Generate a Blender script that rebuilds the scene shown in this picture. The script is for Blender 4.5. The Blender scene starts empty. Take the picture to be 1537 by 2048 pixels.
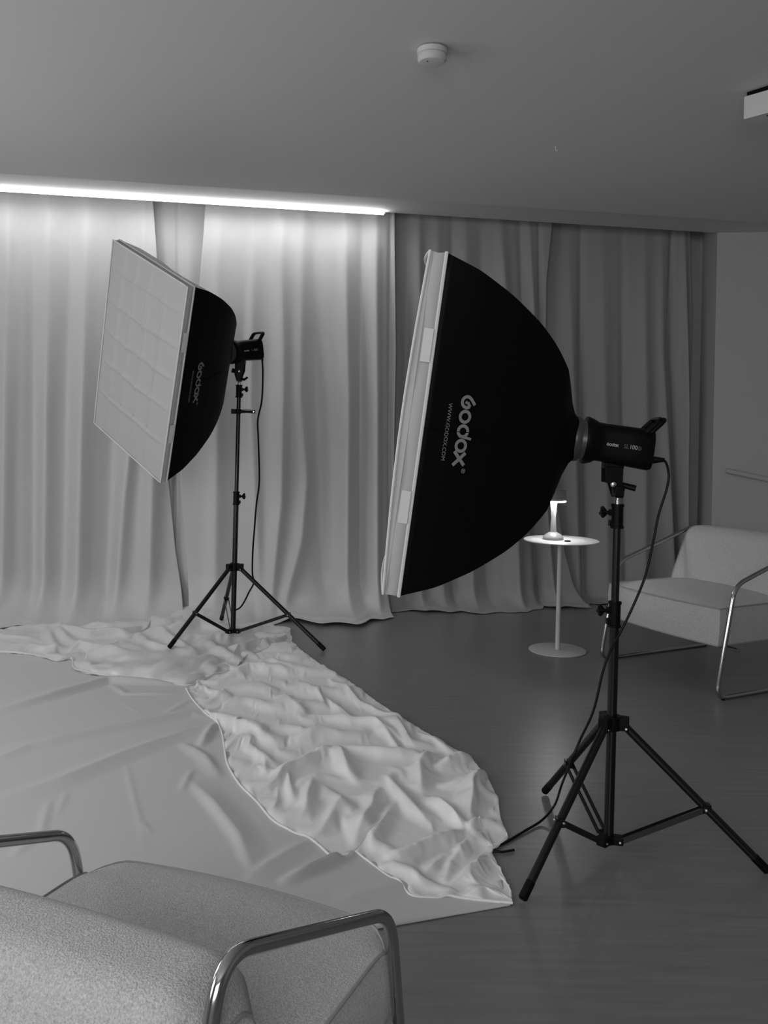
import bpy, bmesh, math, random
import numpy as np
from mathutils import Vector, Matrix
rng = np.random.RandomState(7)
SC = bpy.context.scene
COL = SC.collection
R = math.radians

# ------------------------------------------------------------------ camera
F_PX, HOR, ROLL, EYE = 1800.0, 850.0, 0.02, 1.35
cam_d = bpy.data.cameras.new('camera'); cam = bpy.data.objects.new('camera', cam_d); COL.objects.link(cam)
cam_d.sensor_fit = 'VERTICAL'; cam_d.sensor_height = 36.0; cam_d.lens = 36.0 * F_PX / 2048.0
cam_d.shift_y = -(1024.0 - HOR) / 2048.0
cam_d.clip_start = 0.05
cam.matrix_world = Matrix.Translation((0, 0, EYE)) @ Matrix.Rotation(R(90), 4, 'X') @ Matrix.Rotation(ROLL, 4, 'Z')
SC.camera = cam

# ------------------------------------------------------------------ light and exposure
W = bpy.data.worlds.new('world'); SC.world = W; W.use_nodes = True
W.node_tree.nodes['Background'].inputs[0].default_value = (1, 1, 1, 1)
W.node_tree.nodes['Background'].inputs[1].default_value = 0.25
def area(name, loc, target, sx, sy, power, spread=180):
    d = bpy.data.lights.new(name, 'AREA'); d.shape = 'RECTANGLE'; d.size = sx; d.size_y = sy; d.energy = power; d.spread = R(spread)
    o = bpy.data.objects.new(name, d); COL.objects.link(o); o.location = loc
    o.rotation_euler = (Vector(target) - Vector(loc)).to_track_quat('-Z', 'Y').to_euler()
    return o
area('added_daylight_1', (-3.75, 3.2, 1.75), (0, 3.4, 1.2), 2.0, 1.5, 31)  # area light added off-frame for the light from the left
area('added_daylight_2', (-3.75, 0.2, 1.75), (0, 1.2, 1.0), 1.8, 1.5, 38)  # second added area light, brightens the near chair from the left
area('added_daylight_3', (-0.6, -2.35, 1.9), (0, 2.0, 0.9), 2.4, 1.3, 78)  # fill added behind the camera, no source in view
SC.view_settings.view_transform = 'Standard'; SC.view_settings.look = 'None'
SC.view_settings.gamma = 1.0; SC.view_settings.use_curve_mapping = False
SC.view_settings.exposure = 0.0

# ------------------------------------------------------------------ helpers
cR, sR = math.cos(ROLL), math.sin(ROLL)
def ray(px, py):
    xr = (px - 768.5) / F_PX; zr = (HOR - py) / F_PX
    return np.array([cR * xr - sR * zr, 1.0, sR * xr + cR * zr])
def at_depth(px, py, D): r = ray(px, py); return np.array([r[0] * D, D, EYE + r[2] * D])
def at_height(px, py, h=0.0): r = ray(px, py); D = (h - EYE) / r[2]; return np.array([r[0] * D, D, h])

def tag(o, label=None, cat=None, group=None, kind=None):
    if label: o['label'] = label
    if cat: o['category'] = cat
    if group: o['group'] = group
    if kind: o['kind'] = kind
    return o
def thing(name, label, cat, loc=(0, 0, 0), group=None):
    o = bpy.data.objects.new(name, None); COL.objects.link(o); o.location = loc; o.empty_display_size = .1
    return tag(o, label, cat, group)
def mesh_obj(name, verts, faces, mat, parent=None, smooth=True, bevel=0, auto=None):
    me = bpy.data.meshes.new(name)
    me.from_pydata([tuple(map(float, v)) for v in verts], [], [tuple(int(i) for i in f) for f in faces])
    me.validate(); me.update()
    bm = bmesh.new(); bm.from_mesh(me); bmesh.ops.recalc_face_normals(bm, faces=bm.faces); bm.to_mesh(me); bm.free()
    if smooth:
        me.polygons.foreach_set('use_smooth', [True] * len(me.polygons))
    me.materials.append(mat)
    o = bpy.data.objects.new(name, me); COL.objects.link(o)
    if auto:
        try: me.set_sharp_from_angle(angle=R(auto))
        except Exception: pass
    if bevel:
        b = o.modifiers.new('bevel', 'BEVEL'); b.width = bevel; b.segments = 3; b.limit_method = 'ANGLE'; b.angle_limit = R(40)
    if parent is not None:
        o.parent = parent; o.matrix_parent_inverse = Matrix.Translation(-parent.location) if parent.type == 'EMPTY' else Matrix.Identity(4)
        if parent.type != 'EMPTY' : o.matrix_parent_inverse = Matrix.Identity(4)
    return o
class MB:
    """collects shapes into one mesh"""
    def __init__(s): s.v = []; s.f = []
    def add(s, v, f):
        n = len(s.v); s.v.extend([tuple(map(float, p)) for p in v]); s.f.extend([tuple(i + n for i in q) for q in f]); return s
    def box(s, c, sz, M=None):
        x, y, z = [q / 2 for q in sz]
        v = [(i * x, j * y, k * z) for i in (-1, 1) for j in (-1, 1) for k in (-1, 1)]
        if M is not None: v = [tuple(M @ Vector(p)) for p in v]
        v = [(p[0] + c[0], p[1] + c[1], p[2] + c[2]) for p in v]
        return s.add(v, [(0, 1, 3, 2), (4, 6, 7, 5), (0, 4, 5, 1), (2, 3, 7, 6), (0, 2, 6, 4), (1, 5, 7, 3)])
    def tube(s, pts, r, n=12, closed=False, caps=True):
        P = [Vector(p) for p in pts]; m = len(P)
        rr = r if hasattr(r, '__len__') else [r] * m
        tan = []
        for i in range(m):
            if closed: t = P[(i + 1) % m] - P[i - 1]
            else: t = P[min(i + 1, m - 1)] - P[max(i - 1, 0)]
            tan.append(t.normalized())
        a = Vector((0, 0, 1)) if abs(tan[0].z) < .9 else Vector((1, 0, 0))
        nrm = (a - tan[0] * a.dot(tan[0])).normalized(); V = []
        for i in range(m):
            nrm = (nrm - tan[i] * nrm.dot(tan[i])).normalized(); b = tan[i].cross(nrm)
            for k in range(n):
                an = 2 * math.pi * k / n; V.append(tuple(P[i] + (nrm * math.cos(an) + b * math.sin(an)) * rr[i]))
        Fc = []
        for i in range(m if closed else m - 1):
            j = (i + 1) % m
            for k in range(n): Fc.append((i * n + k, i * n + (k + 1) % n, j * n + (k + 1) % n, j * n + k))
        if caps and not closed: Fc.append(tuple(range(n))[::-1]); Fc.append(tuple((m - 1) * n + k for k in range(n)))
        return s.add(V, Fc)
    def lathe(s, c, prof, n=48, axis=(0, 0, 1)):
        ax = Vector(axis).normalized(); q = Vector((0, 0, 1)).rotation_difference(ax).to_matrix()
        V = []; Fc = []; m = len(prof)
        for r, z in prof:
            for k in range(n):
                a = 2 * math.pi * k / n; p = q @ Vector((r * math.cos(a), r * math.sin(a), z)); V.append((p.x + c[0], p.y + c[1], p.z + c[2]))
        for i in range(m - 1):
            for k in range(n): Fc.append((i * n + k, i * n + (k + 1) % n, (i + 1) * n + (k + 1) % n, (i + 1) * n + k))
        Fc.append(tuple(range(n))[::-1]); Fc.append(tuple((m - 1) * n + k for k in range(n)))
        return s.add(V, Fc)
    def build(s, name, mat, parent=None, smooth=True, bevel=0, auto=35):
        return mesh_obj(name, s.v, s.f, mat, parent, smooth, bevel, auto)
def fillet(pts, r, n=7, closed=False):
    P = [Vector(p) for p in pts]; out = []; m = len(P)
    for i in range(m):
        if not closed and i in (0, m - 1): out.append(P[i]); continue
        a, b, c = P[i - 1], P[i], P[(i + 1) % m]
        d1 = (a - b); d2 = (c - b); L = min(r, d1.length * .45, d2.length * .45)
        p1 = b + d1.normalized() * L; p2 = b + d2.normalized() * L
        for k in range(n + 1):
            t = k / n; out.append(p1 * (1 - t) ** 2 + b * 2 * t * (1 - t) + p2 * t * t)
    return out
def spline(pts, n=10):
    P = [Vector(p) for p in pts]; P = [P[0] * 2 - P[1]] + P + [P[-1] * 2 - P[-2]]; out = []
    for i in range(1, len(P) - 2):
        for k in range(n):
            t = k / n; a, b, c, d = P[i - 1], P[i], P[i + 1], P[i + 2]
            out.append(.5 * ((2 * b) + (c - a) * t + (2 * a - 5 * b + 4 * c - d) * t * t + (3 * b - a - 3 * c + d) * t ** 3))
    out.append(P[-2]); return out

# ------------------------------------------------------------------ materials (all procedural, neutral greys)
def mat(name, v, rough=.6, metal=0, bump=0, bscale=60, bdist=.002, speck=0, sscale=300, spec=.5, stretch=(1, 1, 1), emit=0, sheen=0, trans=0, alpha=1):
    m = bpy.data.materials.new(name); m.use_nodes = True; nt = m.node_tree; b = nt.nodes['Principled BSDF']
    b.inputs['Base Color'].default_value = (v, v, v, 1); b.inputs['Roughness'].default_value = rough
    b.inputs['Metallic'].default_value = metal; b.inputs['Specular IOR Level'].default_value = spec
    if sheen: b.inputs['Sheen Weight'].default_value = sheen; b.inputs['Sheen Roughness'].default_value = .5
    if trans: b.inputs['Transmission Weight'].default_value = trans
    if alpha < 1: b.inputs['Alpha'].default_value = alpha
    if emit: b.inputs['Emission Color'].default_value = (1, 1, 1, 1); b.inputs['Emission Strength'].default_value = emit
    if bump or speck:
        tc = nt.nodes.new('ShaderNodeTexCoord'); mp = nt.nodes.new('ShaderNodeMapping'); mp.inputs['Scale'].default_value = stretch
        nt.links.new(tc.outputs['Object'], mp.inputs[0])
    if speck:
        n2 = nt.nodes.new('ShaderNodeTexNoise'); n2.inputs['Scale'].default_value = sscale; n2.inputs['Detail'].default_value = 5; n2.inputs['Roughness'].default_value = .7
        nt.links.new(mp.outputs[0], n2.inputs['Vector'])
        cr = nt.nodes.new('ShaderNodeValToRGB'); e = cr.color_ramp.elements
        e[0].position = .3; e[1].position = .7
        lo, hi = v * (1 - speck), v * (1 + speck); e[0].color = (lo, lo, lo, 1); e[1].color = (hi, hi, hi, 1)
        nt.links.new(n2.outputs['Fac'], cr.inputs[0]); nt.links.new(cr.outputs[0], b.inputs['Base Color'])
    if bump:
        n1 = nt.nodes.new('ShaderNodeTexNoise'); n1.inputs['Scale'].default_value = bscale; n1.inputs['Detail'].default_value = 4
        nt.links.new(mp.outputs[0], n1.inputs['Vector'])
        bp = nt.nodes.new('ShaderNodeBump'); bp.inputs['Strength'].default_value = bump; bp.inputs['Distance'].default_value = bdist
        nt.links.new(n1.outputs['Fac'], bp.inputs['Height']); nt.links.new(bp.outputs[0], b.inputs['Normal'])
    return m
M = dict(
    ceiling=mat('ceiling_paint', .62, .9, bump=.15, bscale=90, bdist=.001),
    wall=mat('wall_paint', .45, .85, bump=.15, bscale=120, bdist=.001),
    curtain=mat('backdrop_fabric', .60, .75, bump=.35, bscale=14, bdist=.006, sheen=.15),
    drape=mat('drape_fabric', .34, .8, bump=.3, bscale=14, bdist=.005, sheen=.1),
    cloth=mat('cotton_cloth', .57, .65, bump=.3, bscale=9, bdist=.004, sheen=.15),
    sheet=mat('crumpled_cotton', .84, .5, bump=.3, bscale=16, bdist=.004, sheen=.15),
    satin=mat('satin', .66, .28, bump=.25, bscale=14, bdist=.004, sheen=.2),
    black_fabric=mat('black_nylon', .0025, .5, bump=.25, bscale=8, bdist=.004, spec=.08),
    flap=mat('grey_white_nylon', .48, .7, bump=.3, bscale=25, bdist=.003),
    diffuser=mat('diffuser_nylon', .46, .6),
    piping=mat('white_piping', .68, .6),
    print=mat('silver_print', .22, .5),
    black_metal=mat('black_painted_metal', .003, .3, metal=0, spec=.4),
    black_plastic=mat('black_plastic', .0025, .45, spec=.12),
    faint_print=mat('faint_grey_print', .09, .5),
    bright_print=mat('bright_grey_print', .40, .5),
    dark_plastic=mat('smoky_plastic', .05, .35),
    steel=mat('steel', .55, .25, metal=1),
    chrome=mat('chrome', .5, .13, metal=1),
    boucle=mat('boucle', .47, .95, bump=1.0, bscale=330, bdist=.003, speck=.35, sscale=260, sheen=.3),
    piping_grey=mat('seam_piping', .30, .9, bump=.5, bscale=200, bdist=.002),
    lining=mat('dark_lining', .10, .9),
    white_metal=mat('white_lacquer', .62, .4),
    table_stem=mat('pale_grey_lacquer', .52, .5),
    white_plastic=mat('white_plastic', .6, .5),
    cable=mat('black_rubber', .003, .5, spec=.2),
    led=mat('led_diffuser', .9, .5, emit=4.5),
    lampglow=mat('lamp_glow', .9, .5, emit=22),
    acrylic=mat('frosted_acrylic', .42, .25, trans=.35),
    smoke=mat('smoked_shade', .2, .25, trans=.1),
    pane=mat('window_glass', .8, .1),
)
def floor_mat():
    m = bpy.data.materials.new('laminate_floor'); m.use_nodes = True; nt = m.node_tree; b = nt.nodes['Principled BSDF']
    tc = nt.nodes.new('ShaderNodeTexCoord'); mp = nt.nodes.new('ShaderNodeMapping'); mp.inputs['Rotation'].default_value = (0, 0, R(-10))
    nt.links.new(tc.outputs['Object'], mp.inputs[0])
    br = nt.nodes.new('ShaderNodeTexBrick'); br.inputs['Scale'].default_value = 1; br.inputs['Brick Width'].default_value = 1.25; br.inputs['Row Height'].default_value = .19
    br.inputs['Mortar Size'].default_value = .001; br.offset = .37
    br.inputs['Color1'].default_value = (.185, .185, .185, 1); br.inputs['Color2'].default_value = (.193, .193, .193, 1); br.inputs['Mortar'].default_value = (.165, .165, .165, 1)
    nt.links.new(mp.outputs[0], br.inputs['Vector'])
    mp2 = nt.nodes.new('ShaderNodeMapping'); mp2.inputs['Scale'].default_value = (1.5, 26, 1); mp2.inputs['Rotation'].default_value = (0, 0, R(-10)); nt.links.new(tc.outputs['Object'], mp2.inputs[0])
    ns = nt.nodes.new('ShaderNodeTexNoise'); ns.inputs['Scale'].default_value = 2; ns.inputs['Detail'].default_value = 6; nt.links.new(mp2.outputs[0], ns.inputs['Vector'])
    mx = nt.nodes.new('ShaderNodeMix'); mx.data_type = 'RGBA'; mx.blend_type = 'OVERLAY'; mx.inputs['Factor'].default_value = .3
    nt.links.new(br.outputs['Color'], mx.inputs['A']); nt.links.new(ns.outputs['Fac'], mx.inputs['B'])
    nt.links.new(mx.outputs['Result'], b.inputs['Base Color'])
    b.inputs['Roughness'].default_value = .33; b.inputs['Specular IOR Level'].default_value = .8
    bp = nt.nodes.new('ShaderNodeBump'); bp.inputs['Strength'].default_value = .08; bp.inputs['Distance'].default_value = .001
    nt.links.new(ns.outputs['Fac'], bp.inputs['Height']); nt.links.new(bp.outputs[0], b.inputs['Normal'])
    return m
M['floor'] = floor_mat()

# ------------------------------------------------------------------ room shell
SL = .177; PHI = math.atan(SL)                          # the curtain rail runs at this angle to the camera plane
eW = np.array([math.cos(PHI), math.sin(PHI)]); nW = np.array([math.sin(PHI), -math.cos(PHI)]); O = np.array([0, 6.59])
HC = 2.875; SLOT = .13
def wp(s, d, z=0): p = O + eW * s + nW * d; return (p[0], p[1], z)   # s along the rail, d toward the room
def struct(name, v, f, m): return tag(mesh_obj(name, v, f, m, smooth=False), kind='structure')
def slab(name, P, Q, z0, z1, th, m):
    P = Vector((*P, 0)); Q = Vector((*Q, 0)); t = (Q - P).normalized(); n = Vector((-t.y, t.x, 0)) * th
    b = MB(); v = [P, Q, Q + n, P + n]
    b.add([(p.x, p.y, z0) for p in v] + [(p.x, p.y, z1) for p in v], [(0, 1, 2, 3), (4, 5, 6, 7), (0, 1, 5, 4), (1, 2, 6, 5), (2, 3, 7, 6), (3, 0, 4, 7)])
    return b
BW = -.36
def on_rail0(px, d):
    r = ray(px, 700); dv = r[:2]; t = (np.dot(O, nW) + d) / np.dot(dv, nW); P = dv * t; return float(np.dot(P - O, eW))
crn = wp(on_rail0(1402, BW), BW); jog = wp(on_rail0(1431, SLOT + .005), SLOT + .005); far_r = (jog[0] + 2.2, jog[1] - .35)
lft = wp(-4.2, BW)
struct('floor', [(-5, -3, 0), (5, -3, 0), (5, 9, 0), (-5, 9, 0), (-5, -3, -.1), (5, -3, -.1), (5, 9, -.1), (-5, 9, -.1)],
       [(0, 1, 2, 3), (7, 6, 5, 4), (0, 4, 5, 1), (1, 5, 6, 2), (2, 6, 7, 3), (3, 7, 4, 0)], M['floor'])
b = slab('w', crn[:2], lft[:2], 0, HC + .4, -.12, M['wall']); tag(b.build('wall_back', M['wall'], smooth=False), kind='structure')
b = MB(); pl = [crn, jog, (far_r[0], far_r[1], 0), (far_r[0], far_r[1] + 1.5, 0), (crn[0], crn[1] + .8, 0)]; k = len(pl)
b.add([(p[0], p[1], z) for z in (0, HC + .5) for p in pl], [tuple(range(k)), tuple(range(k, 2 * k))] + [(i, (i + 1) % k, k + (i + 1) % k, k + i) for i in range(k)])
tag(b.build('wall_back_right', M['wall'], smooth=False), kind='structure')
b = slab('w', (far_r[0] - .02, far_r[1] + .3), (far_r[0] - .02, -2.6), 0, HC + .7, .12, M['wall']); tag(b.build('wall_right', M['wall'], smooth=False), kind='structure')
# left and rear walls, pieced around openings added for the area lights
def wall_with_windows(name, axis, fixed, lo, hi, wins, H, th):
    b = MB()
    def bx(a0, a1, z0, z1):
        if axis == 'y': b.box((fixed - th / 2, (a0 + a1) / 2, (z0 + z1) / 2), (th, a1 - a0, z1 - z0))
        else: b.box(((a0 + a1) / 2, fixed - th / 2, (z0 + z1) / 2), (a1 - a0, th, z1 - z0))
    cur = lo
    for (a, c, z0, z1) in wins:
        bx(cur, a, 0, H); bx(a, c, 0, z0); bx(a, c, z1, H); cur = c
    bx(cur, hi, 0, H)
    tag(b.build(name, M['wall'], smooth=False), kind='structure')
wall_with_windows('wall_left', 'y', -3.9, -2.6, 6.0, [(-.8, 1.2, .9, 2.6), (2.1, 4.3, .9, 2.6)], HC + .6, .12)
wall_with_windows('wall_rear', 'x', -2.5, -3.9, 5.2, [(-1.9, .7, 1.1, 2.6)], HC + .6, .12)
def added_window(name, axis, fixed, a, c, z0, z1):  # unseen frame and pane, added to give an area light a housing
    b = MB(); w = .05
    for (p, q, r_, t) in ((a, a + w, z0, z1), (c - w, c, z0, z1), (a, c, z0, z0 + w), (a, c, z1 - w, z1), ((a + c) / 2 - w / 2, (a + c) / 2 + w / 2, z0, z1)):
        sz = (.05, q - p, t - r_) if axis == 'y' else (q - p, .05, t - r_)
        ce = (fixed - .09, (p + q) / 2, (r_ + t) / 2) if axis == 'y' else ((p + q) / 2, fixed - .09, (r_ + t) / 2)
        b.box(ce, sz)
    o = tag(b.build(name, M['white_plastic'], smooth=False), kind='structure')
    g = MB(); g.box((fixed - .09, (a + c) / 2, (z0 + z1) / 2) if axis == 'y' else ((a + c) / 2, fixed - .09, (z0 + z1) / 2), (.006, c - a, z1 - z0) if axis == 'y' else (c - a, .006, z1 - z0))
    g.build('added_pane', M['pane'], o, smooth=False)
added_window('added_window_1', 'y', -3.9, 2.1, 4.3, .9, 2.6); added_window('added_window_2', 'y', -3.9, -.8, 1.2, .9, 2.6); added_window('added_window_3', 'x', -2.5, -1.9, .7, 1.1, 2.6)
# ceiling: flat zone along the curtains, then the main ceiling rising very gently toward the room
CR = .61; STEPS = [(SLOT, 0.0), (CR, 0.0), (CR + .004, -.024), (9.8, .25)]
cz = []
for s_ in (-6.5, 6.5):
    for d, z in STEPS: cz.append(wp(s_, d, HC + z))
    cz.append(wp(s_, 9.8, HC + .9)); cz.append(wp(s_, SLOT, HC + .9))
k = 6; CF = [tuple(range(k)), tuple(range(k, 2 * k))] + [(i, (i + 1) % k, k + (i + 1) % k, k + i) for i in range(k)]
o_ = len(cz)                                            # lid over the curtain recess
for s_ in (-6.5, 6.5):
    for d, z in ((SLOT + .01, .22), (BW - .4, .22), (BW - .4, .4), (SLOT + .01, .4)): cz.append(wp(s_, d, HC + z))
CF += [(o_, o_ + 1, o_ + 2, o_ + 3), (o_ + 4, o_ + 5, o_ + 6, o_ + 7)] + [(o_ + i, o_ + (i + 1) % 4, o_ + 4 + (i + 1) % 4, o_ + 4 + i) for i in range(4)]
struct('ceiling', cz, CF, M['ceiling'])
def ceil_z(x, y):
    d = float(np.dot(np.array([x, y]) - O, nW)); return HC + float(np.interp(d, [a for a, _ in STEPS], [b_ for _, b_ in STEPS]))

# ------------------------------------------------------------------ curtains
def on_rail(px, py, d=0.0):
    r = ray(px, py); dv = r[:2]; t = (np.dot(O, nW) + d) / np.dot(dv, nW)
    P = dv * t; return float(np.dot(P - O, eW)), float(EYE + r[2] * t)
def edge_fn(pts, d=0.0):
    sz = sorted([on_rail(*p, d)[::-1] for p in pts]); zz = [a for a, _ in sz]; ss = [c for _, c in sz]
    return lambda z: np.interp(z, zz, ss)
def vnoise(x, y, seed=0):
    xi = np.floor(x).astype(int); yi = np.floor(y).astype(int); fx = x - xi; fy = y - yi
    def h(a, c):
        n = (a * 374761393 + c * 668265263 + seed * 1442695041) & 0x7fffffff
        n = ((n ^ (n >> 13)) * 1274126177) & 0x7fffffff
        return (n & 0xffff) / 65535.0
    u = fx * fx * (3 - 2 * fx); v = fy * fy * (3 - 2 * fy)
    return (h(xi, yi) * (1 - u) + h(xi + 1, yi) * u) * (1 - v) + (h(xi, yi + 1) * (1 - u) + h(xi + 1, yi + 1) * u) * v
def curtain(name, label, m, left, right, ridges, base, foot, reach, sweep, seed, group, step=.007, ztop=HC + .12, wob=.006, hem=.5, lo_amp=.5):
    """left/right: pixel polylines of the two edges; ridges: (polyline, half width m, depth m); base: distance off the rail;
    foot: height where the fabric starts sweeping out; reach: how far it lies on the floor"""
    L, Rr = edge_fn(left, base), edge_fn(right, base)
    rf = [(edge_fn(p, base), w, a) for p, w, a in ridges]
    n = int(abs(Rr(1.0) - L(1.0)) / step) + 2; U = np.linspace(0, 1, n)
    zs = list(np.linspace(ztop, foot, 70)) ; rows = [(z, 0.0) for z in zs]
    for k in range(1, 26): a = k / 25 * math.pi / 2; rows.append((foot * (1 - math.sin(a)), 1 - math.cos(a)))
    for k in range(1, 5): rows.append((0.0, 1 + k * .06))
    V = []
    for (z, q) in rows:
        s = L(max(z, 0)) + (Rr(max(z, 0)) - L(max(z, 0))) * U
        d = np.full(n, base)
        for g, w, a in rf:
            t = (s - g(z)) / w; d = d + a * np.exp(-np.abs(t) ** 1.7)
        amp = .15 + 1.15 * min(1, (ztop - z) / 1.5)
        d = base + (d - base) * amp
        wob_ = wob * (.3 + .7 * min(1, (ztop - z) / .6))
        d = d + wob_ * 1.4 * (vnoise(s * 5.5 + seed * 3.1, np.full(n, z * 1.1), seed) - .5) * 2 + wob_ * .3 * (vnoise(s * 17, np.full(n, z * 2.0), seed + 5) - .5) * 2
        rch = reach * (.72 + hem * (vnoise(s * 4.3, np.zeros(n), seed + 9) - .25))
        zz = z + np.zeros(n)
        lift = sweep * (vnoise(s * 6.0, np.zeros(n), seed + 3) - .35) * max(0, 1 - z / max(foot, .01)) * (1 if q < 1 else .6)
        if z <= foot:
            zz = zz + np.maximum(lift, 0) + .006
            d = base + (d - base) * (1 - .45 * min(q, 1)) + rch * q
        else:
            d = d + rch * 0.0
        # loose lean toward the foot
        d = d + .05 * (1 - z / ztop) ** 2
        for i in range(n): V.append(wp(s[i], max(d[i], -.30), zz[i]))
    nr = len(rows); Fc = [(r * n + i, r * n + i + 1, (r + 1) * n + i + 1, (r + 1) * n + i) for r in range(nr - 1) for i in range(n - 1)]
    o = mesh_obj(name, V, Fc, m); sd = o.modifiers.new('thickness', 'SOLIDIFY'); sd.thickness = .003; sd.offset = 0
    return tag(o, label, 'curtain', group)
GC = 'curtains along the back wall'
curtain('curtain', 'pale fabric backdrop curtain at the far left, under the light strip', M['curtain'],
        [(-160, 350), (-160, 1260)], [(306, 395), (318, 560), (330, 760), (338, 960), (352, 1100), (372, 1230)],
        [([(18, 380), (12, 1200)], .05, .07), ([(62, 380), (70, 1200)], .05, -.04), ([(100, 380), (92, 1200)], .05, .06), ([(140, 380), (128, 1200)], .05, -.03), ([(178, 380), (160, 1200)], .06, .08),
         ([(235, 380), (215, 1200)], .07, -.05), ([(285, 700), (250, 1000), (235, 1200)], .05, .06), ([(-50, 380), (-50, 1200)], .08, .05), ([(318, 560), (300, 1200)], .06, .07)],
        -.09, .30, .46, .05, 3, GC)
curtain('curtain', 'narrow strip of pale curtain with slanted edges, above the left softbox', M['curtain'],
        [(280, 395), (292, 700), (300, 1200)], [(425, 400), (425, 1200)],
        [([(330, 395), (336, 700), (345, 1200)], .05, .035), ([(356, 395), (356, 700)], .012, -.03), ([(380, 395), (378, 1200)], .05, .02)],
        -.15, .25, .2, .02, 11, GC, wob=.005)
curtain('curtain', 'pale backdrop curtain behind the left light stand, ending at the dark drapes', M['curtain'],
        [(412, 402), (400, 560), (380, 760), (360, 960), (372, 1080), (380, 1210)], [(790, 420), (792, 700), (786, 1000), (778, 1130), (770, 1222)],
        [([(440, 400), (430, 1200)], .06, .04), ([(500, 400), (470, 1200)], .06, -.03), ([(560, 400), (566, 700), (560, 1000), (540, 1200)], .06, .08), ([(600, 800), (612, 960), (600, 1080), (560, 1230)], .06, .07),
         ([(625, 400), (640, 1000), (650, 1200)], .08, -.06), ([(690, 400), (694, 800), (690, 1200)], .05, .07), ([(725, 400), (722, 1200)], .045, -.06), ([(752, 400), (750, 700), (748, 1200)], .05, .08), ([(500, 800), (520, 1200)], .05, .04), ([(782, 400), (780, 1100)], .02, -.05)],
        -.06, .28, .43, .06, 21, GC)
GD = 'drapes right of the backdrop'
curtain('curtain', 'dark grey drape behind the right softbox, hem spread on the floor', M['drape'],
        [(784, 420), (772, 1220)], [(1106, 440), (1094, 560), (1091, 700), (1095, 850), (1112, 1000), (1126, 1100), (1142, 1165), (1158, 1216)],
        [([(815, 430), (812, 1200)], .05, -.05), ([(838, 430), (835, 1200)], .045, .06), ([(875, 430), (880, 1200)], .05, .05), ([(905, 430), (905, 1200)], .03, -.04), ([(930, 430), (940, 1200)], .05, .05), ([(962, 430), (975, 1200)], .05, -.04),
         ([(1000, 430), (1010, 600), (1030, 1200)], .05, .07), ([(1040, 430), (1055, 800), (1075, 1200)], .03, -.05), ([(1058, 430), (1072, 800), (1100, 1200)], .03, .05), ([(1078, 430), (1084, 700)], .02, -.05)],
        -.13, .16, .22, .05, 31, GD)
curtain('curtain', 'dark grey drape at the right, behind the far armchair', M['drape'],
        [(1070, 435), (1075, 1210)], [(1381, 460), (1384, 640), (1380, 760), (1371, 900), (1374, 1050), (1378, 1200)],
        [([(1135, 440), (1150, 1200)], .06, .05), ([(1162, 440), (1165, 1200)], .03, -.05), ([(1205, 440), (1205, 1200)], .08, .05), ([(1245, 440), (1250, 1200)], .04, -.03), ([(1290, 440), (1280, 1200)], .07, .05), ([(1325, 440), (1322, 700), (1345, 1200)], .035, .03), ([(1345, 440), (1340, 700), (1355, 1200)], .025, -.08), ([(1368, 440), (1368, 700), (1362, 1200)], .03, .07)],
        -.235, .05, .12, .03, 41, GD)

# LED strip tucked under the ceiling in front of the pale curtains
sL, _ = on_rail(-200, 365); sRt, _ = on_rail(762, 423)
b = MB(); p, q = wp(sL, SLOT - .004, HC - .009), wp(sRt, SLOT - .004, HC - .009)
b.tube([p, q], .010, 10)
led = thing('light_strip', 'glowing light strip along the ceiling above the pale curtains', 'light strip', p)
b.build('led_tube', M['led'], led)
b = MB(); b.tube([wp(sL, SLOT - .004, HC - .004), wp(sRt + .01, SLOT - .004, HC - .004)], .007, 8); b.build('mounting_channel', M['white_plastic'], led)
# the strip's own light
LS = area('light_strip_light', ((p[0] + q[0]) / 2, (p[1] + q[1]) / 2, HC - .03), ((p[0] + q[0]) / 2 - nW[0] * .25, (p[1] + q[1]) / 2 - nW[1] * .25, HC - 1.2), 1, .04, 5.2)
LS.data.size = (Vector(q) - Vector(p)).length
zax = -(Vector(((-nW[0] * .05), (-nW[1] * .05), -1.2))).normalized(); xax = Vector((eW[0], eW[1], 0)); yax = zax.cross(xax)
LS.matrix_world = Matrix((((xax.x, yax.x, zax.x, (p[0] + q[0]) / 2)), ((xax.y, yax.y, zax.y, (p[1] + q[1]) / 2)), ((xax.z, yax.z, zax.z, HC - .03)), ((0, 0, 0, 1))))

# the same strip also washes the ceiling band next to it
d2 = bpy.data.lights.new('light_strip_wash', 'AREA'); d2.shape = 'RECTANGLE'; d2.size = LS.data.size; d2.size_y = .012; d2.energy = 8
o2 = bpy.data.objects.new('light_strip_wash', d2); COL.objects.link(o2)
z2 = -(Vector((nW[0], nW[1], .9)).normalized()); y2 = z2.cross(xax); c2_ = wp((sL + sRt) / 2, SLOT + .02, HC - .021)
o2.matrix_world = Matrix(((xax.x, y2.x, z2.x, c2_[0]), (xax.y, y2.y, z2.y, c2_[1]), (xax.z, y2.z, z2.z, c2_[2]), (0, 0, 0, 1)))

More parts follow.
